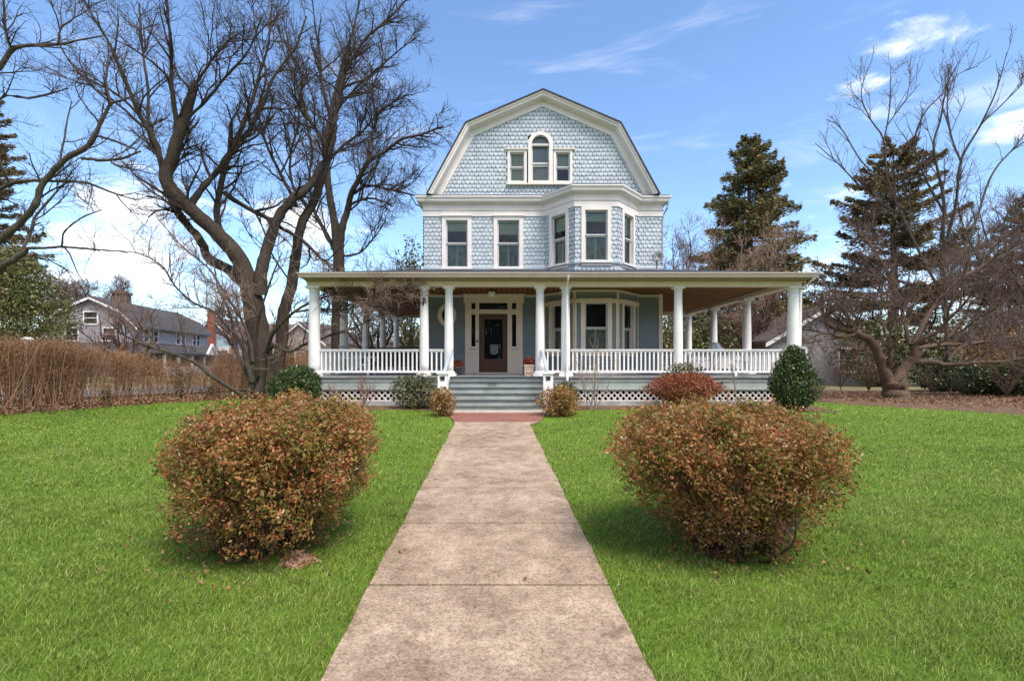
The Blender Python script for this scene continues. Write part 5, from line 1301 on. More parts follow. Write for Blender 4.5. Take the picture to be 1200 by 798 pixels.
ellip_bush('magnolia_tree', 'broad dark evergreen magnolia tree behind the hedge at the left edge', 'tree', (14-600)/600*29, 29, 3.1, 2.6, CZ+(HY-288)/600*29-.35, 'magnolia_leaf', 30000, .16, seed=120, shape='cone', shell=.85, lift=.5, amp=.10, nst=22, bark_='bark_dark')
ellip_bush('evergreen_tree', 'evergreen treetop with sparse leaves peeping over the porch roof left of the house', 'tree', (482-600)/600*31, 31, 1.35, 1.2, CZ+(HY-277)/600*31-.35, 'magnolia_leaf', 1900, .22, seed=121, shape='cone', shell=.95, lift=2.5, amp=.2, nst=16)
# ================================================================== HEDGE
rng = np.random.default_rng(200)
hA, hB = A([-16.6, 7.2]), A([-8.7, 18.3])
hu = (hB-hA)/np.linalg.norm(hB-hA); hv = A([-hu[1], hu[0]]); HL = np.linalg.norm(hB-hA)
hedge = world_thing('hedge', 'long clipped brown leafless hedge along the left side of the lawn', 'hedge', (*(hA*.5+hB*.5), ground(13)))
n = 2500; t = rng.random(n)**1.25; off = rng.normal(size=n)*.15 + .55; t = np.where(rng.random(n) < 1.7*(t-.62), t*.62, t); t = np.where(t > .93, t*.6, t); t = (np.floor(t*46)+.5)/46 + rng.normal(size=n)*.0035
bx = hA[None] + hu[None]*(t*HL)[:, None] + hv[None]*off[:, None]
hgt = np.interp(t, [0, .5, .57, .68, .80, 1], [1.9, 1.9, 1.86, 1.60, 1.25, 1.1]) * np.where(rng.random(n) < .6, rng.uniform(.93, 1.02, n), rng.uniform(.75, 1.0, n))
gz = np.array([ground(v) for v in bx[:, 1]])
k = 5; tt = np.linspace(0, 1, k); Pl = np.zeros((n, k, 3))
lean = rng.normal(size=(n, 2))*.14 + hu[None]*rng.normal(size=(n, 1))*.22
for j, q in enumerate(tt):
    Pl[:, j, :2] = bx + lean*q**.8 + rng.normal(size=(n, 2))*.035*q; Pl[:, j, 2] = gz - .02 + hgt*q
att(link('stems', tubes_mesh('stems', [(Pl, np.linspace(.0075, .003, k)[None].repeat(n, 0)*rng.uniform(.6, 1.4, n)[:, None], 3, rng.random(n))], tint=True), M['hedge_twig']), hedge)
m = 26000; i = rng.integers(0, n, m); q = .36 + .64*rng.random(m)**.75; base = np.stack([np.interp(0, [0], [0]) + (Pl[i, 0, j]*(1-q) + Pl[i, -1, j]*q) for j in range(3)], 1)
dr = norm(rng.normal(size=(m, 3))*A([.8, .8, .5]) + A([0, 0, .55])); ln = rng.uniform(.12, .32, m)
Tw = base[:, None, :] + dr[:, None, :]*ln[:, None, None]*np.linspace(0, 1, 3)[None, :, None]
att(link('twigs', tubes_mesh('twigs', [(Tw, np.full((m, 3), .0028), 3, rng.random(m))], tint=True), M['hedge_twig']), hedge)
m = 14000; i = rng.integers(0, n, m); q = np.where(rng.random(m) < .7, rng.uniform(.8, 1.06, m), rng.uniform(.1, 1, m)); C = np.stack([Pl[i, 0, j]*(1-q) + Pl[i, -1, j]*q for j in range(3)], 1) + rng.normal(size=(m, 3))*.06
leaves(hedge, 'dead_leaves', 'dead_leaf', C, rng.uniform(.025, .055, m), aspect=.55)
# second, thinner piece of hedge beyond the trunk, in front of the blue house
hedge2 = world_thing('hedge', 'short brown bare hedge behind the twisted tree trunks', 'hedge', (-11.5, 22, ground(22)))
n2 = 1500; bx = np.stack([rng.uniform(-12.6, -8.4, n2), rng.uniform(21.5, 22.3, n2)], 1); hg = rng.uniform(1.3, 1.95, n2); Pl2 = np.zeros((n2, k, 3)); lean = rng.normal(size=(n2, 2))*.2
for j, q in enumerate(tt): Pl2[:, j, :2] = bx + lean*q + rng.normal(size=(n2, 2))*.04*q; Pl2[:, j, 2] = ground(22) + hg*q
att(link('stems', tubes_mesh('stems', [(Pl2, np.linspace(.009, .0045, k)[None].repeat(n2, 0), 3, rng.random(n2))], tint=True), M['hedge_twig']), hedge2)
# ivy clumps at the hedge foot
for kx, (tq, hh, lb) in enumerate(((.42, .75, 'dark ivy clump climbing the hedge foot near the left edge'), (.66, .62, 'dark ivy clump in the middle of the hedge foot'), (.80, 1.1, 'tall dark ivy column climbing the hedge near its right part'), (.87, .55, 'small dark ivy clump at the right part of the hedge foot'))):
    c = hA + hu*(tq*HL) + hv*.35
    ellip_bush('ivy_clump', lb, 'ivy', c[0], c[1], .16, .16, hh, 'pine_needle', 420, .06, seed=210+kx, shell=.9, nst=3)
# white post
x, y, _ = G(32, 15.2)
o = world_thing('lantern_post', 'leaning white wooden post with a square lantern head behind the hedge', 'lamp post', (x, y, ground(y)))
mb = MB(); zt_ = CZ + (HY-404)/600*15.2; mb.bar((x-.03, y, ground(y)-.05), (x+.0, y, zt_), .11); rel(mb, 'post', 'post_white', o)
mb = MB(); mb.box(x-.10, x+.10, y-.10, y+.10, zt_, zt_+.03).box(x-.08, x+.08, y-.08, y+.08, zt_+.03, zt_+.15); mb.prism([(x-.12, zt_+.15), (x+.12, zt_+.15), (x, zt_+.23)], y-.12, y+.12)
for q in range(len(mb.V)-6, len(mb.V)): a_, b_, c_ = mb.V[q]; mb.V[q] = (a_, c_, b_)
rel(mb, 'lantern_head', 'post_white', o)
# ================================================================== NEIGHBOURS
def house_block(name, label, o2, axis, L, w, zw, zr, wall, roof, gam=None, over=.4, gable_mat=None):
    """simple gabled house: o2 plan point of the front gable centre, axis plan direction backwards"""
    ax = A([axis[0], axis[1], 0.]); ax /= np.linalg.norm(ax); rt = A([ax[1], -ax[0], 0.])
    o = A([o2[0], o2[1], ground(o2[1])]); root = world_thing(name, label, 'house', tuple(o))
    z0 = 0.
    fr = (o, rt, UZ, -ax)           # u right, v up, w toward viewer
    mb = MB(fr)
    prof = [(-w, 0), (w, 0), (w, zw)] + ([(w*gam[0], gam[1])] if gam else []) + [(0, zr)] + ([(-w*gam[0], gam[1])] if gam else []) + [(-w, zw)]
    mb.prism(prof, -L, 0); r_ = rel(mb, 'wall', wall, root)
    mb = MB(fr)
    pl = [(w+over, zw-over*.55)] + ([(w*gam[0], gam[1]+.06)] if gam else []) + [(0, zr+.08)] + ([(-w*gam[0], gam[1]+.06)] if gam else []) + [(-w-over, zw-over*.55)]
    th = .14
    for a, b in zip(pl, pl[1:]):
        q = [(*a, .35), (*b, .35), (*b, -L-.35), (*a, -L-.35)]; up_ = [(c[0], c[1]+th, c[2]) for c in q]
        i = [mb.pt(p) for p in q]; j = [mb.pt(p) for p in up_]
        mb.Fc += [i[::-1], j] + [[i[k], i[(k+1) % 4], j[(k+1) % 4], j[k]] for k in range(4)]
    rel(mb, 'roof', roof, root)
    mb = MB(fr)
    for a, b in zip(pl, pl[1:]):
        mb.face((*a, .37), (*b, .37), (b[0], b[1]-.22, .37), (a[0], a[1]-.22, .37))
    rel(mb, 'rake_board', 'ngb_white', root)
    return root, fr, rt, ax
def nwin(root, fr, a0, a1, b0, b1, w, side=None, t=.10, mull=True):
    """window on the w-plane (front) or on the right side wall (side = u position)"""
    mb = MB(fr); gl = MB(fr)
    def bx(m, p0, p1, q0, q1, d0, d1):
        if side is None: m.box(p0, p1, q0, q1, w+d0, w+d1)
        else: m.box(side+d0, side+d1, q0, q1, p0, p1)
    bx(mb, a0-t, a0, b0-t, b1+t, 0, .06); bx(mb, a1, a1+t, b0-t, b1+t, 0, .06); bx(mb, a0, a1, b1, b1+t, 0, .06); bx(mb, a0, a1, b0-t, b0, 0, .06)
    if mull: bx(mb, a0, a1, (b0+b1)/2-.03, (b0+b1)/2+.03, .012, .05)
    wn = rel(mb, 'window', 'ngb_white', root)
    bx(gl, a0, a1, b0, b1, .002, .010); rel(gl, 'pane', 'dark_void', root, False, wn)
# house 1: grey gambrel house running away from us
r1, fr, rt, ax = house_block('neighbour_house', 'grey gambrel house with a long dark roof behind the left hedge', (-37, 45), (-.178, .984), 16.3, 3.3, 4.55, 6.85, 'ngb_wall', 'grey_roof', over=.5, gam=(.72, 5.75))
mb = MB(fr); mb.prism([(-3.3, 2.95), (3.3, 2.95), (3.3, 4.5), (3.3*.72, 5.7), (0, 6.8), (-3.3*.72, 5.7), (-3.3, 4.5)], .004, .03); rel(mb, 'gable_wall', 'ngb_shingle_wall', r1)
for s_ in (-2.2, -4.0, -8.6, -9.8, -12.6, -13.6): nwin(r1, fr, s_-.38, s_+.38, 3.15, 4.25, 0, side=3.3)
nwin(r1, fr, -.5, .5, 4.6, 5.6, .03); nwin(r1, fr, -1.9, -1.0, 3.15, 4.2, .03); nwin(r1, fr, 1.0, 1.9, 3.15, 4.2, .03)
mb = MB(fr); mb.face((3.3, 3.05, .0), (3.3, 3.05, -16.3), (6.0, 2.05, -16.8), (6.0, 2.05, .5)).face((6.0, 2.05, .5), (6.0, 2.05, -16.8), (6.0, 1.85, -16.8), (6.0, 1.85, .5)).face((-3.6, 2.9, .0), (3.3, 3.05, 0), (6.0, 2.05, .5), (5.0, 2.0, 2.4), (-4.6, 2.0, 2.4)); rel(mb, 'porch_roof', 'dark_roof', r1)
mb = MB(fr); mb.box(3.301, 5.8, 0, 1.9, -16.2, -16.1).box(5.7, 5.8, 0, .8, -16.1, -.1)
rel(mb, 'porch_wall', 'ngb_white', r1)
for s_ in (-.3, -3, -6, -9, -12, -15.9):
    mb = MB(fr); mb.box(5.6, 5.82, .8, 1.9, s_-.12, s_+.12); rel(mb, 'porch_post', 'ngb_white', r1)
mb = MB(fr); n0 = len(mb.V)
mb.face((5.4, 2.0, -8.2), (6.3, 2.0, -8.2), (6.3, 3.05, -9.4), (4.5, 3.05, -9.4)).face((5.4, 2.0, -10.6), (6.3, 2.0, -10.6), (6.3, 3.05, -9.4), (4.5, 3.05, -9.4)); rel(mb, 'porch_gable', 'grey_roof', r1)
mb = MB(fr); mb.bar((6.35, 2.0, -8.1), (6.35, 3.1, -9.4), .2).bar((6.35, 2.0, -10.7), (6.35, 3.1, -9.4), .2); mb.face((6.28, 2.0, -8.2), (6.28, 2.0, -10.6), (6.28, 3.0, -9.4)); rel(mb, 'gable_trim', 'ngb_white', r1)
mb = MB(fr); mb.box(-.5, .6, 6.3, 7.75, -5.2, -4.0).box(-.6, .7, 7.75, 7.9, -5.3, -3.9).box(-.35, .45, 7.9, 8.1, -5.0, -4.2); rel(mb, 'chimney', 'dark_brick', r1)
# house 2: pale blue gabled house with brick chimney
r2, fr, rt, ax = house_block('neighbour_house', 'pale blue gabled house with a tall red brick chimney left of the big trees', ((249-600)/600*66, 66), (.05, 1), 11, 2.75, 4.2, 6.75, 'ngb_blue', 'brown_roof', over=.3)
mb = MB(fr); mb.box(-2.72, -.35, 0, 3.2, .0, .05).box(.9, 2.72, 0, 3.2, .0, .05); rel(mb, 'lower_wall', 'ngb_white', r2)
mb = MB(fr); mb.box(-.20, .58, 0, 7.6, .06, .75).box(-.25, .63, 7.6, 7.8, .0, .8); rel(mb, 'chimney', 'chimney_brick', r2)
nwin(r2, fr, -1.75, -.95, 3.6, 4.8, .0); nwin(r2, fr, -.75, -.40, 3.6, 4.8, .0); nwin(r2, fr, -.85, -.40, 5.4, 5.9, .0); nwin(r2, fr, 1.2, 1.95, 1.3, 2.7, .05); nwin(r2, fr, -2.3, -1.6, 1.0, 2.6, .05)
# house 3 and 4
r3, fr, rt, ax = house_block('neighbour_house', 'brown roofed house mostly hidden behind the twisted tree trunks', ((300-600)/600*72, 72), (1, .25), 9, 3.2, 4.0, 6.4, 'ngb_wall', 'brown_roof')
nwin(r3, fr, -1, 0, 1.2, 2.5, 0)
r4, fr, rt, ax = house_block('neighbour_house', 'pinkish house with a brown roof just left of the porch corner behind the trees', ((352-600)/600*58, 58), (.2, 1), 9, 3.0, 3.4, 5.6, 'ngb_pink', 'brown_roof')
nwin(r4, fr, -1.6, -.7, 1.2, 2.5, 0); nwin(r4, fr, .5, 1.4, 1.2, 2.5, 0)
# garage on the right
r5, fr, rt, ax = house_block('garage', 'grey shingled garage with a brown roof behind the right end of the porch', (16.9, 28), (0, 1), 8.5, 2.85, 2.45, 4.05, 'ngb_shingle_wall', 'brown_roof', over=.35)
r5['category'] = 'garage'
nwin(r5, fr, 1.0, 2.1, .75, 1.95, 0, t=.12); nwin(r5, fr, -1.9, -.9, .75, 1.95, 0, t=.12)
# far woods: one mass
rng = np.random.default_rng(300)
n = 4200; ang = rng.uniform(-62, 62, n); dist = rng.uniform(80, 115, n); x = dist*np.tan(np.radians(np.clip(ang, -50, 50))) + rng.normal(size=n)*6
h = rng.uniform(2.5, 8, n) * (1 - .25*(np.abs(ang) < 12))
kk = 5; tt = np.linspace(0, 1, kk); Pl = np.zeros((n, kk, 3)); ln = rng.normal(size=(n, 2))*1.3; tall = rng.random(n)
for j, q in enumerate(tt): Pl[:, j, 0] = x + ln[:, 0]*q; Pl[:, j, 1] = dist + ln[:, 1]*q; Pl[:, j, 2] = ground(20) + h*(.0 + q)
Rw = np.linspace(.16, .03, kk)[None].repeat(n, 0)
m = 16000; i = rng.integers(0, n, m); q = .2 + .8*rng.random(m); b = np.stack([Pl[i, 0, j]*(1-q)+Pl[i, -1, j]*q for j in range(3)], 1); dr = norm(rng.normal(size=(m, 3))*A([1, 1, .5])+A([0, 0, .6])); l_ = rng.uniform(1, 2.6, m)
Tw = b[:, None, :] + dr[:, None, :]*l_[:, None, None]*np.linspace(0, 1, 3)[None, :, None]
fw = link('far_woods', tubes_mesh('far_woods', [(Pl, Rw, 4, rng.random(n)), (Tw, np.full((m, 3), .035), 3, rng.random(m))], tint=True), M['wood_twig'])
tag(fw, 'distant band of brown leafless woods behind the houses', 'woods', kind='stuff')

nb = 2600; xb = rng.uniform(-75, 75, nb); yb = rng.uniform(-52, -40, nb); hb_ = rng.uniform(8, 15, nb); Pb = np.zeros((nb, kk, 3)); lb_ = rng.normal(size=(nb, 2))*1.6  # woods behind the camera, unseen, added to darken the glass reflections
for j, q in enumerate(tt): Pb[:, j, 0] = xb + lb_[:, 0]*q; Pb[:, j, 1] = yb + lb_[:, 1]*q; Pb[:, j, 2] = -1 + (hb_+1)*q
mb_ = 9000; i = rng.integers(0, nb, mb_); q = .1 + .9*rng.random(mb_); b = np.stack([Pb[i, 0, j]*(1-q)+Pb[i, -1, j]*q for j in range(3)], 1); dr = norm(rng.normal(size=(mb_, 3))*A([1, 1, .5])+A([0, 0, .6])); l_ = rng.uniform(1, 3, mb_)
Tb = b[:, None, :] + dr[:, None, :]*l_[:, None, None]*np.linspace(0, 1, 3)[None, :, None]
rw = link('unseen_woods', tubes_mesh('unseen_woods', [(Pb, np.linspace(.18, .05, kk)[None].repeat(nb, 0), 4, rng.random(nb)), (Tb, np.full((mb_, 3), .05), 3, rng.random(mb_))], tint=True), M['wood_twig'])
tag(rw, 'unseen brown leafless woods added behind the viewer to darken window reflections', 'woods', kind='stuff')
# trees across the street behind the camera: seen only as reflections in the window panes
for k_, (x_, y_, h_) in enumerate(((-9, -22, 15), (2, -26, 17), (11, -21, 14), (21, -25, 16), (-20, -27, 16))):
    grown_tree('street_tree', 'leafless street tree across the road reflected in the window panes', x_, y_, h_, 6.5, 11, 'bark_dark', 'twig_brown', 500+k_, r=.28, l1=(2.4, .24), l2=(3.5, .12), group='street trees behind the viewer')
# ================================================================== GROUND
def sheet(name, pts, dz, mat, label=None):
    """polygon draped over the ground: split on the crease at y = 15"""
    mb = MB(); mb.face(*[(p[0], p[1], ground(p[1]) + dz) for p in pts]); o = mb.build(name, M[mat]); tag(o, kind='structure'); return o
mb = MB(); X = 420
for y0, y1 in ((-40, 15), (15, 420)): mb.face((-X, y0, ground(y0)), (X, y0, ground(y0)), (X, y1, ground(y1)), (-X, y1, ground(y1)))
tag(mb.build('ground', M['ground']), kind='structure')
# lawn (two sheets in one mesh), its edges follow hedge and mulch bed
mb = MB()
e0 = hA - hu*9; 
left = [tuple(e0), tuple(hA), (-12.6, 12.45), (-10.9, 15.0)]
mb.face(*[(x, y, ground(y)+.006) for x, y in [(-24, -12), (16, -12), (16, 11.6), (12.6, 12.5), (9.8, 15.0), (-10.9, 15.0), (-12.6, 12.45), (-16.4, 7.2), (-22, -.3)]])
mb.face(*[(x, y, ground(y)+.006) for x, y in [(-10.9, 15.0), (9.8, 15.0), (9.2, 16.2), (8.6, 20), (-6.0, 20), (-8.2, 18.6)]])
lawn = mb.build('lawn', M['lawn']); tag(lawn, kind='structure')
mb = MB()
for pl in ([(16.2, 11.4), (40, 6), (40, 15.0), (9.8, 15.0), (12.6, 12.5)], [(9.8, 15.0), (40, 15.0), (40, 22), (10.2, 22), (9.3, 18)]):
    mb.face(*[(x, y, ground(y)+.011) for x, y in pl])
for pl in ([(-13.0, 12.2), (-12.4, 12.6), (-10.8, 15.0), (-11.9, 15.0), (-17.6, 7.3), (-16.3, 7.2)], [(-11.9, 15), (-10.8, 15.0), (-8.2, 18.5), (-8.9, 19.4)]):
    mb.face(*[(x, y, ground(y)+.012) for x, y in pl])
for pl in ([(-6.3, 13.2), (-5.0, 13.55), (-3.0, 13.6), (-2.0, 13.2), (-2.0, 14.7), (-6.3, 14.7)], [(1.2, 13.4), (3.4, 13.8), (6, 13.55), (8.4, 12.9), (8.6, 14.7), (1.2, 14.7)]):
    mb.face(*[(x, y, ground(y)+.010) for x, y in pl])
tag(mb.build('planting_bed', M['mulch']), kind='structure')
# street beyond the hedge
rd = A([.578, .816]); rn = A([-.816, .578])
c0 = A([-12.5, 12.5]) + rn*3.2
mb = MB()
def strip(mb, off0, off1, dz, L0=-60, L1=90):
    for t0, t1 in ((L0, L1),):
        a, b = c0 + rn*off0, c0 + rn*off1
        for s0 in range(L0, L1, 5):
            q = [a + rd*s0, a + rd*(s0+5), b + rd*(s0+5), b + rd*s0]
            mb.face(*[(p[0], p[1], ground(p[1]) + dz) for p in q])
strip(mb, 0.9, 7.2, .014); st = mb.build('street', M['asphalt']); tag(st, kind='structure')
mb = MB(); strip(mb, .74, .90, .10); strip(mb, 7.2, 7.36, .10); 
for off in (.90, 7.2):
    for s0 in range(-60, 90, 5):
        a = c0 + rn*off + rd*s0; b = a + rd*5; mb.face((a[0], a[1], ground(a[1])), (b[0], b[1], ground(b[1])), (b[0], b[1], ground(b[1])+.10), (a[0], a[1], ground(a[1])+.10))
tag(mb.build('kerb', M['pale_concrete']), kind='structure')
# front path
def pathx(y): return (-1.22 + (y-10.9)*(-.92+1.22)/(2.474-10.9), .38 + (y-10.9)*(.684-.38)/(2.474-10.9))
mb = MB(); joints = [-4, -2.2, -.9, .4, 1.65, 2.3, 3.43, 4.66, 5.85, 7.0, 8.25, 9.5, 10.75]
for a, b in zip(joints, joints[1:]):
    ga = .014 if abs(a-3.43) < .01 else .009; gb = .014 if abs(b-3.43) < .01 else .009; a, b = a+ga, b-gb
    l0, r0 = pathx(a); l1, r1_ = pathx(b)
    nseg = 8
    def edge(y, side): l, r = pathx(y); w_ = .005*math.sin(3*y+side*2)+.004*math.sin(11*y+side); return (l if side == 0 else r) + w_
    Ls = [(edge(a+(b-a)*k/nseg, 0), a+(b-a)*k/nseg) for k in range(nseg+1)]; Rs = [(edge(a+(b-a)*k/nseg, 1), a+(b-a)*k/nseg) for k in range(nseg+1)]
    for k in range(nseg):
        q = [Ls[k], Rs[k], Rs[k+1], Ls[k+1]]; mb.face(*[(x, y, ground(y)+.028) for x, y in q])
        for c in (Ls, Rs): mb.face(*[(c[k][0], c[k][1], ground(c[k][1])), (c[k+1][0], c[k+1][1], ground(c[k+1][1])), (c[k+1][0], c[k+1][1], ground(c[k+1][1])+.028), (c[k][0], c[k][1], ground(c[k][1])+.028)])
    for y in (a, b): l, r = pathx(y); mb.face((l, y, ground(y)), (r, y, ground(y)), (r, y, ground(y)+.028), (l, y, ground(y)+.028))
q = [(-1.215, 10.76), (.385, 10.76), (.62, 11.2), (-1.26, 11.2)]; mb.face(*[(x, y, ground(y)+.028) for x, y in q])
tag(mb.build('front_path', M['concrete']), kind='structure')
mb = MB(); mb.face(*[(x, y, ground(y)+.026) for x, y in [(pathx(10.9)[0]-.02, -4.0)]+[] ] ) if False else None
q = [(-1.26, 11.205), (.62, 11.205), (.86, 12.78), (-1.62, 12.78)]
mb = MB(); mb.face(*[(x, y, ground(y)+.030) for x, y in q]); tag(mb.build('brick_apron', M['path_brick']), kind='structure')
mb = MB(); mb.box(-1.8, .92, 12.78, 13.12, ground(13)-.05, ground(13)+.05); tag(mb.build('concrete_landing', M['pale_concrete']), kind='structure')
# joint filler below the slabs
mb = MB(); l0, r0 = pathx(-4); l1, r1_ = pathx(10.9); mb.face((l0+.03, -4, ground(-4)+.004), (r0-.03, -4, ground(-4)+.004), (r1_-.03, 10.9, ground(10.9)+.004), (l1+.03, 10.9, ground(10.9)+.004)); tag(mb.build('path_joint_soil', M['soil']), kind='structure')
# ================================================================== GRASS
rng = np.random.default_rng(400)
def inside(P_, poly):
    x, y = P_[:, 0], P_[:, 1]; r = np.zeros(len(P_), bool); n = len(poly)
    for i in range(n):
        (x0, y0), (x1, y1) = poly[i], poly[(i+1) % n]
        c = ((y0 > y) != (y1 > y)) & (x < (x1-x0)*(y-y0)/((y1-y0) if y1 != y0 else 1e-9)+x0); r ^= c
    return r
Vg, Fg, Tg = [], [], []; base = 0
lawn_poly = [(-24, -12), (16, -12), (16, 11.6), (12.6, 12.5), (9.8, 15.0), (9.2, 16.2), (8.6, 20), (-6, 20), (-8.2, 18.6), (-10.9, 15), (-12.6, 12.45), (-16.4, 7.2), (-22, -.3)]
for (y0, y1, rho, hh, ww) in ((1.6, 3.4, 12500, .030, .0040), (3.4, 5.5, 6800, .031, .0055), (5.5, 8.5, 2900, .033, .008), (8.5, 12.5, 1000, .035, .012), (12.5, 19, 360, .035, .02)):
    xw = y1*1.12 + .8; area = 2*xw*(y1-y0); n = int(area*rho)
    p = np.stack([rng.uniform(-xw, xw, n), rng.uniform(y0, y1, n)], 1)
    ok = inside(p, lawn_poly) & (np.abs(p[:, 0]) < p[:, 1]*1.12+.8)
    pl = -1.22 + (p[:, 1]-10.9)*(-.92+1.22)/(2.474-10.9); pr_ = .38 + (p[:, 1]-10.9)*(.684-.38)/(2.474-10.9)
    jit = .012 + .028*np.sin(p[:, 1]*5.1)*np.sin(p[:, 1]*2.3+1) + .012*rng.random(n); ok &= ~((p[:, 0] > pl+jit) & (p[:, 0] < pr_-jit) & (p[:, 1] < 11.0))
    ok &= ~((p[:, 0] > -1.5) & (p[:, 0] < .95) & (p[:, 1] >= 11.0) & (p[:, 1] < 14))
    ok &= ~((p[:, 1] > 13.5) & (p[:, 0] > -6.2) & (p[:, 0] < 8.5))
    for cx, cy in ((-2.02, 4.12), (1.78, 4.10)): ok &= ((p[:, 0]-cx)**2 + (p[:, 1]-cy)**2) > .36**2
    clump = .5 + .5*np.sin(p[:, 0]*9.1+3*np.sin(p[:, 1]*5.3))*np.sin(p[:, 1]*8.3+2.2*np.sin(p[:, 0]*4.1))
    ok &= rng.random(n) < .55 + .45*clump
    p = p[ok]; clump = clump[ok]; n = len(p)
    z = 0.0233*np.minimum(p[:, 1], 15) + .006
    h = hh*rng.uniform(.5, 1.35, n)*(.75+.5*clump); a = rng.random(n)*6.283; w = ww*rng.uniform(.7, 1.3, n)/2
    ln = rng.normal(size=(n, 2))*.55*h[:, None]; ln[:, 0] += .25*h
    cx_, sx_ = np.cos(a)*w, np.sin(a)*w
    V = np.zeros((n, 5, 3))
    V[:, 0] = np.stack([p[:, 0]-cx_, p[:, 1]-sx_, z], 1); V[:, 1] = np.stack([p[:, 0]+cx_, p[:, 1]+sx_, z], 1)
    mx, my = p[:, 0]+ln[:, 0]*.4, p[:, 1]+ln[:, 1]*.4
    V[:, 2] = np.stack([mx+cx_*.8, my+sx_*.8, z+h*.6], 1); V[:, 3] = np.stack([mx-cx_*.8, my-sx_*.8, z+h*.6], 1)
    V[:, 4] = np.stack([p[:, 0]+ln[:, 0], p[:, 1]+ln[:, 1], z+h*.95], 1)
    idx = np.arange(n)[:, None]*5 + base
    Fg += [idx + A([[0, 1, 2]]), idx + A([[0, 2, 3]]), idx + A([[3, 2, 4]])]
    Vg.append(V.reshape(-1, 3)); Tg.append(np.repeat(np.clip(rng.random(n)**1.3*.85 + (rng.random(n) < .05)*.5, 0, 1), 5)); base += n*5
g = link('grass', fast_mesh('grass', np.concatenate(Vg), np.concatenate(Fg), False, np.concatenate(Tg)), M['grass_blade'])
tag(g, 'bright green mown grass of the front lawn', 'grass', kind='stuff')
print('grass blades', base//5)
# scattered dead leaves on the beds
n = 15000
yy_ = rng.uniform(2.2, 11, 46); sd2 = rng.integers(0, 2, 46); ex = np.where(sd2 == 0, -1.22 + (yy_-10.9)*-.0356, .38 + (yy_-10.9)*-.0361) + rng.normal(size=46)*.12
c = np.concatenate([np.stack([rng.uniform(9, 24, n//2), rng.uniform(12.5, 21, n//2)], 1), (hA[None] + hu[None]*(rng.random(n//2)*HL)[:, None] + hv[None]*(rng.normal(size=(n//2, 1))*.36 + .15))])
ok = (c[:, 0] > 16.4 - .62*(c[:, 1]-11.4)*2.1) | (c[:, 0] < 0); c = c[ok]; ba = rng.random(620)*6.283; br = .30 + .42*np.abs(rng.normal(size=620)); bcx = np.where(np.arange(620) % 2 == 0, -2.02, 1.78); c = np.concatenate([c, np.stack([ex, yy_], 1), np.stack([bcx + br*np.cos(ba), 4.12 + br*np.sin(ba)*.9], 1), np.stack([rng.uniform(-7, 6, 14), rng.uniform(2.5, 11, 14)], 1)])
C = np.stack([c[:, 0], c[:, 1], 0.0233*np.minimum(c[:, 1], 15) + .02 + np.where(c[:, 0] < -3, .13, .05)*rng.random(len(c))**2], 1)
ll = link('leaf_litter', leaf_mesh('leaf_litter', C, np.where((C[:, 0] > -8.4) & (C[:, 0] < 8.5) & (C[:, 1] < 12), rng.uniform(.025, .045, len(C)), rng.uniform(.05, .11, len(C))), aspect=.6), M['dead_leaf']); tag(ll, 'brown leaf litter lying on the mulch beds', 'leaf litter', kind='stuff')

# ================================================================== SKY, SUN, CAMERA
SUN_EL, SUN_AZ = 58.0, 142.0          # azimuth measured from +Y (away from the camera) towards +X
w = bpy.data.worlds.new('World'); scene.world = w; w.use_nodes = True
nt = w.node_tree; bg = nt.nodes['Background']
sky = nt.nodes.new('ShaderNodeTexSky'); sky.sky_type = 'NISHITA'; sky.sun_disc = False
sky.sun_elevation = R(SUN_EL); sky.sun_rotation = R(SUN_AZ); sky.air_density = 1.0; sky.dust_density = .0; sky.ozone_density = 5.0
tc = nt.nodes.new('ShaderNodeTexCoord')
def N(t, **kw):
    nd = nt.nodes.new(t)
    for k_, v_ in kw.items():
        if k_ in nd.inputs.keys(): nd.inputs[k_].default_value = v_
        else: setattr(nd, k_, v_)
    return nd
def math_(op, a, b=None, c=None, clamp=False):
    m_ = N('ShaderNodeMath', operation=op, use_clamp=clamp)
    for i_, v_ in enumerate((a, b, c)):
        if v_ is None: continue
        if isinstance(v_, (int, float)): m_.inputs[i_].default_value = v_
        else: nt.links.new(v_, m_.inputs[i_])
    return m_.outputs[0]
def blob(px, py, rad, stretch=1.0):
    """soft region of sky around a direction"""
    v = A([(px-600)/600, 1, (424-py)/600]); v /= np.linalg.norm(v)
    d_ = N('ShaderNodeVectorMath', operation='DISTANCE'); mp = N('ShaderNodeMapping'); mp.inputs['Scale'].default_value = (1, 1, stretch)
    nt.links.new(tc.outputs['Generated'], mp.inputs[0]); nt.links.new(mp.outputs[0], d_.inputs[0]); d_.inputs[1].default_value = (v[0], v[1], v[2]*stretch)
    r_ = N('ShaderNodeMapRange', interpolation_type='SMOOTHSTEP'); nt.links.new(d_.outputs['Value'], r_.inputs[0]); r_.inputs[1].default_value = rad; r_.inputs[2].default_value = 0; return r_.outputs[0]
mp = N('ShaderNodeMapping'); mp.inputs['Scale'].default_value = (1, 1, 2.6); nt.links.new(tc.outputs['Generated'], mp.inputs[0])
nz = N('ShaderNodeTexNoise', Scale=7.0, Detail=9.0, Roughness=.60, Distortion=.35); nt.links.new(mp.outputs[0], nz.inputs['Vector'])
def mx_(*xs):
    o_ = xs[0]
    for x_ in xs[1:]: o_ = math_('MAXIMUM', o_, x_)
    return o_
def wt(v, k_): return math_('MULTIPLY', v, k_)
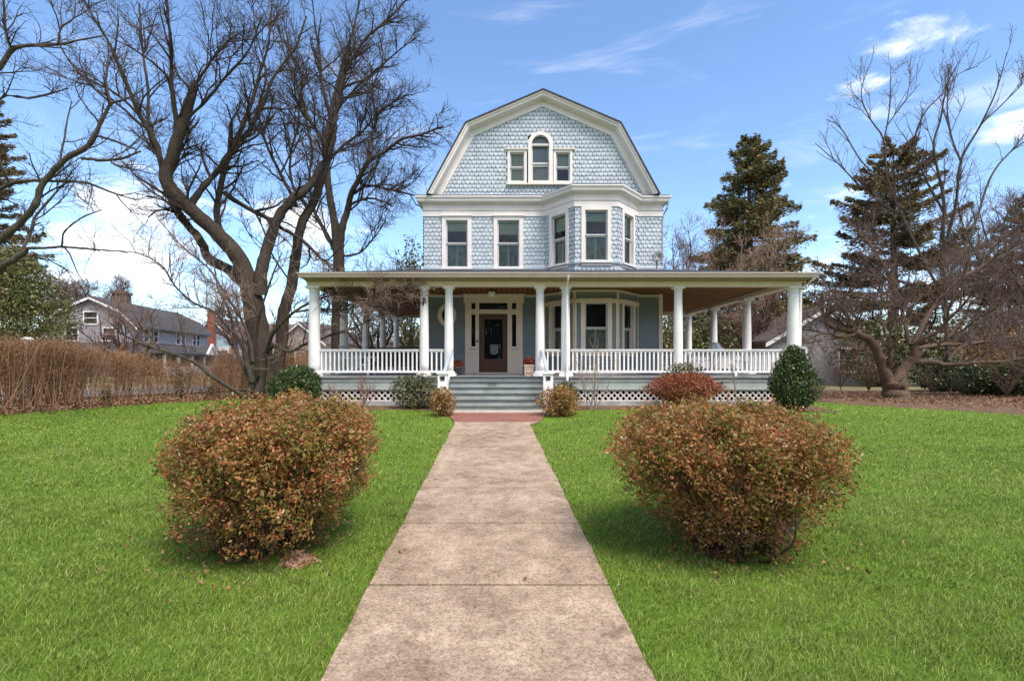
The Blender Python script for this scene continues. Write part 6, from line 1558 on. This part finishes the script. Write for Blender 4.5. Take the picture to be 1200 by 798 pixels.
reg = mx_(wt(blob(150, 275, .30, 1.6), .88), wt(blob(60, 335, .28, 1.8), .72), wt(blob(1005, 100, .10, 2.2), .80), wt(blob(1035, 130, .10, 2.8), .72), wt(blob(1110, 38, .20, 3.2), .80), wt(blob(1195, 135, .12, 2), .7), wt(blob(960, 250, .22, 1.8), .7), wt(blob(1080, 330, .40, 1.6), .7), wt(blob(230, 400, .5, 2.4), .66), wt(blob(350, 270, .3, 1.6), .6), wt(blob(40, 215, .2, 2), .5))
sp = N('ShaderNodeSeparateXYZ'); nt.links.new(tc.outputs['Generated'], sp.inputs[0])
bk = N('ShaderNodeMapRange', interpolation_type='SMOOTHSTEP'); nt.links.new(sp.outputs['Y'], bk.inputs[0]); bk.inputs[1].default_value = .15; bk.inputs[2].default_value = -.35; bk.inputs[4].default_value = .8  # unseen cloud bank behind the camera, added as neutral fill for the house front
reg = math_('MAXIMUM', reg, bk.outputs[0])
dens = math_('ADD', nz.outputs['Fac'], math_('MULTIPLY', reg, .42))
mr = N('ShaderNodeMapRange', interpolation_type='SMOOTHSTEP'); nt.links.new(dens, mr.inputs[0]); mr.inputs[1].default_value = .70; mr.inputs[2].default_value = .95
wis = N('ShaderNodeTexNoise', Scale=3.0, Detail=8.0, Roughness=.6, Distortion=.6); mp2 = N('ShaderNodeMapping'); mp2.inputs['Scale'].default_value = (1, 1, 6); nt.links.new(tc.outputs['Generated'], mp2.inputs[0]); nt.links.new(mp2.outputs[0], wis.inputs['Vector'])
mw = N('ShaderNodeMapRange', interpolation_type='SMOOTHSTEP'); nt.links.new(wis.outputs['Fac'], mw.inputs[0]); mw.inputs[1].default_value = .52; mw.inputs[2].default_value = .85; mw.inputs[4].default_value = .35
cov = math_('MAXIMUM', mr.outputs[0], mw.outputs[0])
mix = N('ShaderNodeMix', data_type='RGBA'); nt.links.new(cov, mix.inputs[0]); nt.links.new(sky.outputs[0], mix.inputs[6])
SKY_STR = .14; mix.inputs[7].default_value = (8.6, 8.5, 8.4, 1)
cs = N('ShaderNodeTexNoise', Scale=6.0, Detail=6.0, Roughness=.6); nt.links.new(mp.outputs[0], cs.inputs['Vector'])
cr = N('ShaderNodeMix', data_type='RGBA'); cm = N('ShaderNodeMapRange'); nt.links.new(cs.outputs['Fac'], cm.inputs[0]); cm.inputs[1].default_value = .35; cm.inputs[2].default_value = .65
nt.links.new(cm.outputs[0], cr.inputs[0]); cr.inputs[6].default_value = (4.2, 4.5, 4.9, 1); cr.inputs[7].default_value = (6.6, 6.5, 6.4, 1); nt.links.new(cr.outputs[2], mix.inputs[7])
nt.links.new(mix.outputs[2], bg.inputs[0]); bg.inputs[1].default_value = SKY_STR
sun = bpy.data.lights.new('sun', 'SUN'); sun.energy = 2.7; sun.angle = R(26); sun.color = (1, .93, .84)
so = bpy.data.objects.new('sun', sun); col.objects.link(so)
sd_ = Vector((math.cos(R(SUN_EL))*math.sin(R(SUN_AZ)), math.cos(R(SUN_EL))*math.cos(R(SUN_AZ)), math.sin(R(SUN_EL))))
so.rotation_euler = sd_.to_track_quat('Z', 'Y').to_euler(); so.location = (30, 5, 40)
cam = bpy.data.cameras.new('camera'); co = bpy.data.objects.new('camera', cam); col.objects.link(co); scene.camera = co
co.location = (0, 0, CZ); co.rotation_euler = (R(90), 0, 0); cam.sensor_fit = 'HORIZONTAL'; cam.sensor_width = 36; cam.lens = 18.0; cam.shift_y = (HY-399)/1200; cam.clip_end = 2000; cam.clip_start = .05
vs = scene.view_settings; vs.view_transform = 'Standard'; vs.look = 'None'; vs.exposure = 1.0; vs.gamma = 1; vs.use_curve_mapping = False
scene.render.engine = 'CYCLES'; scene.cycles.use_denoising = True
scene.cycles.max_bounces = 8; scene.cycles.transparent_max_bounces = 12
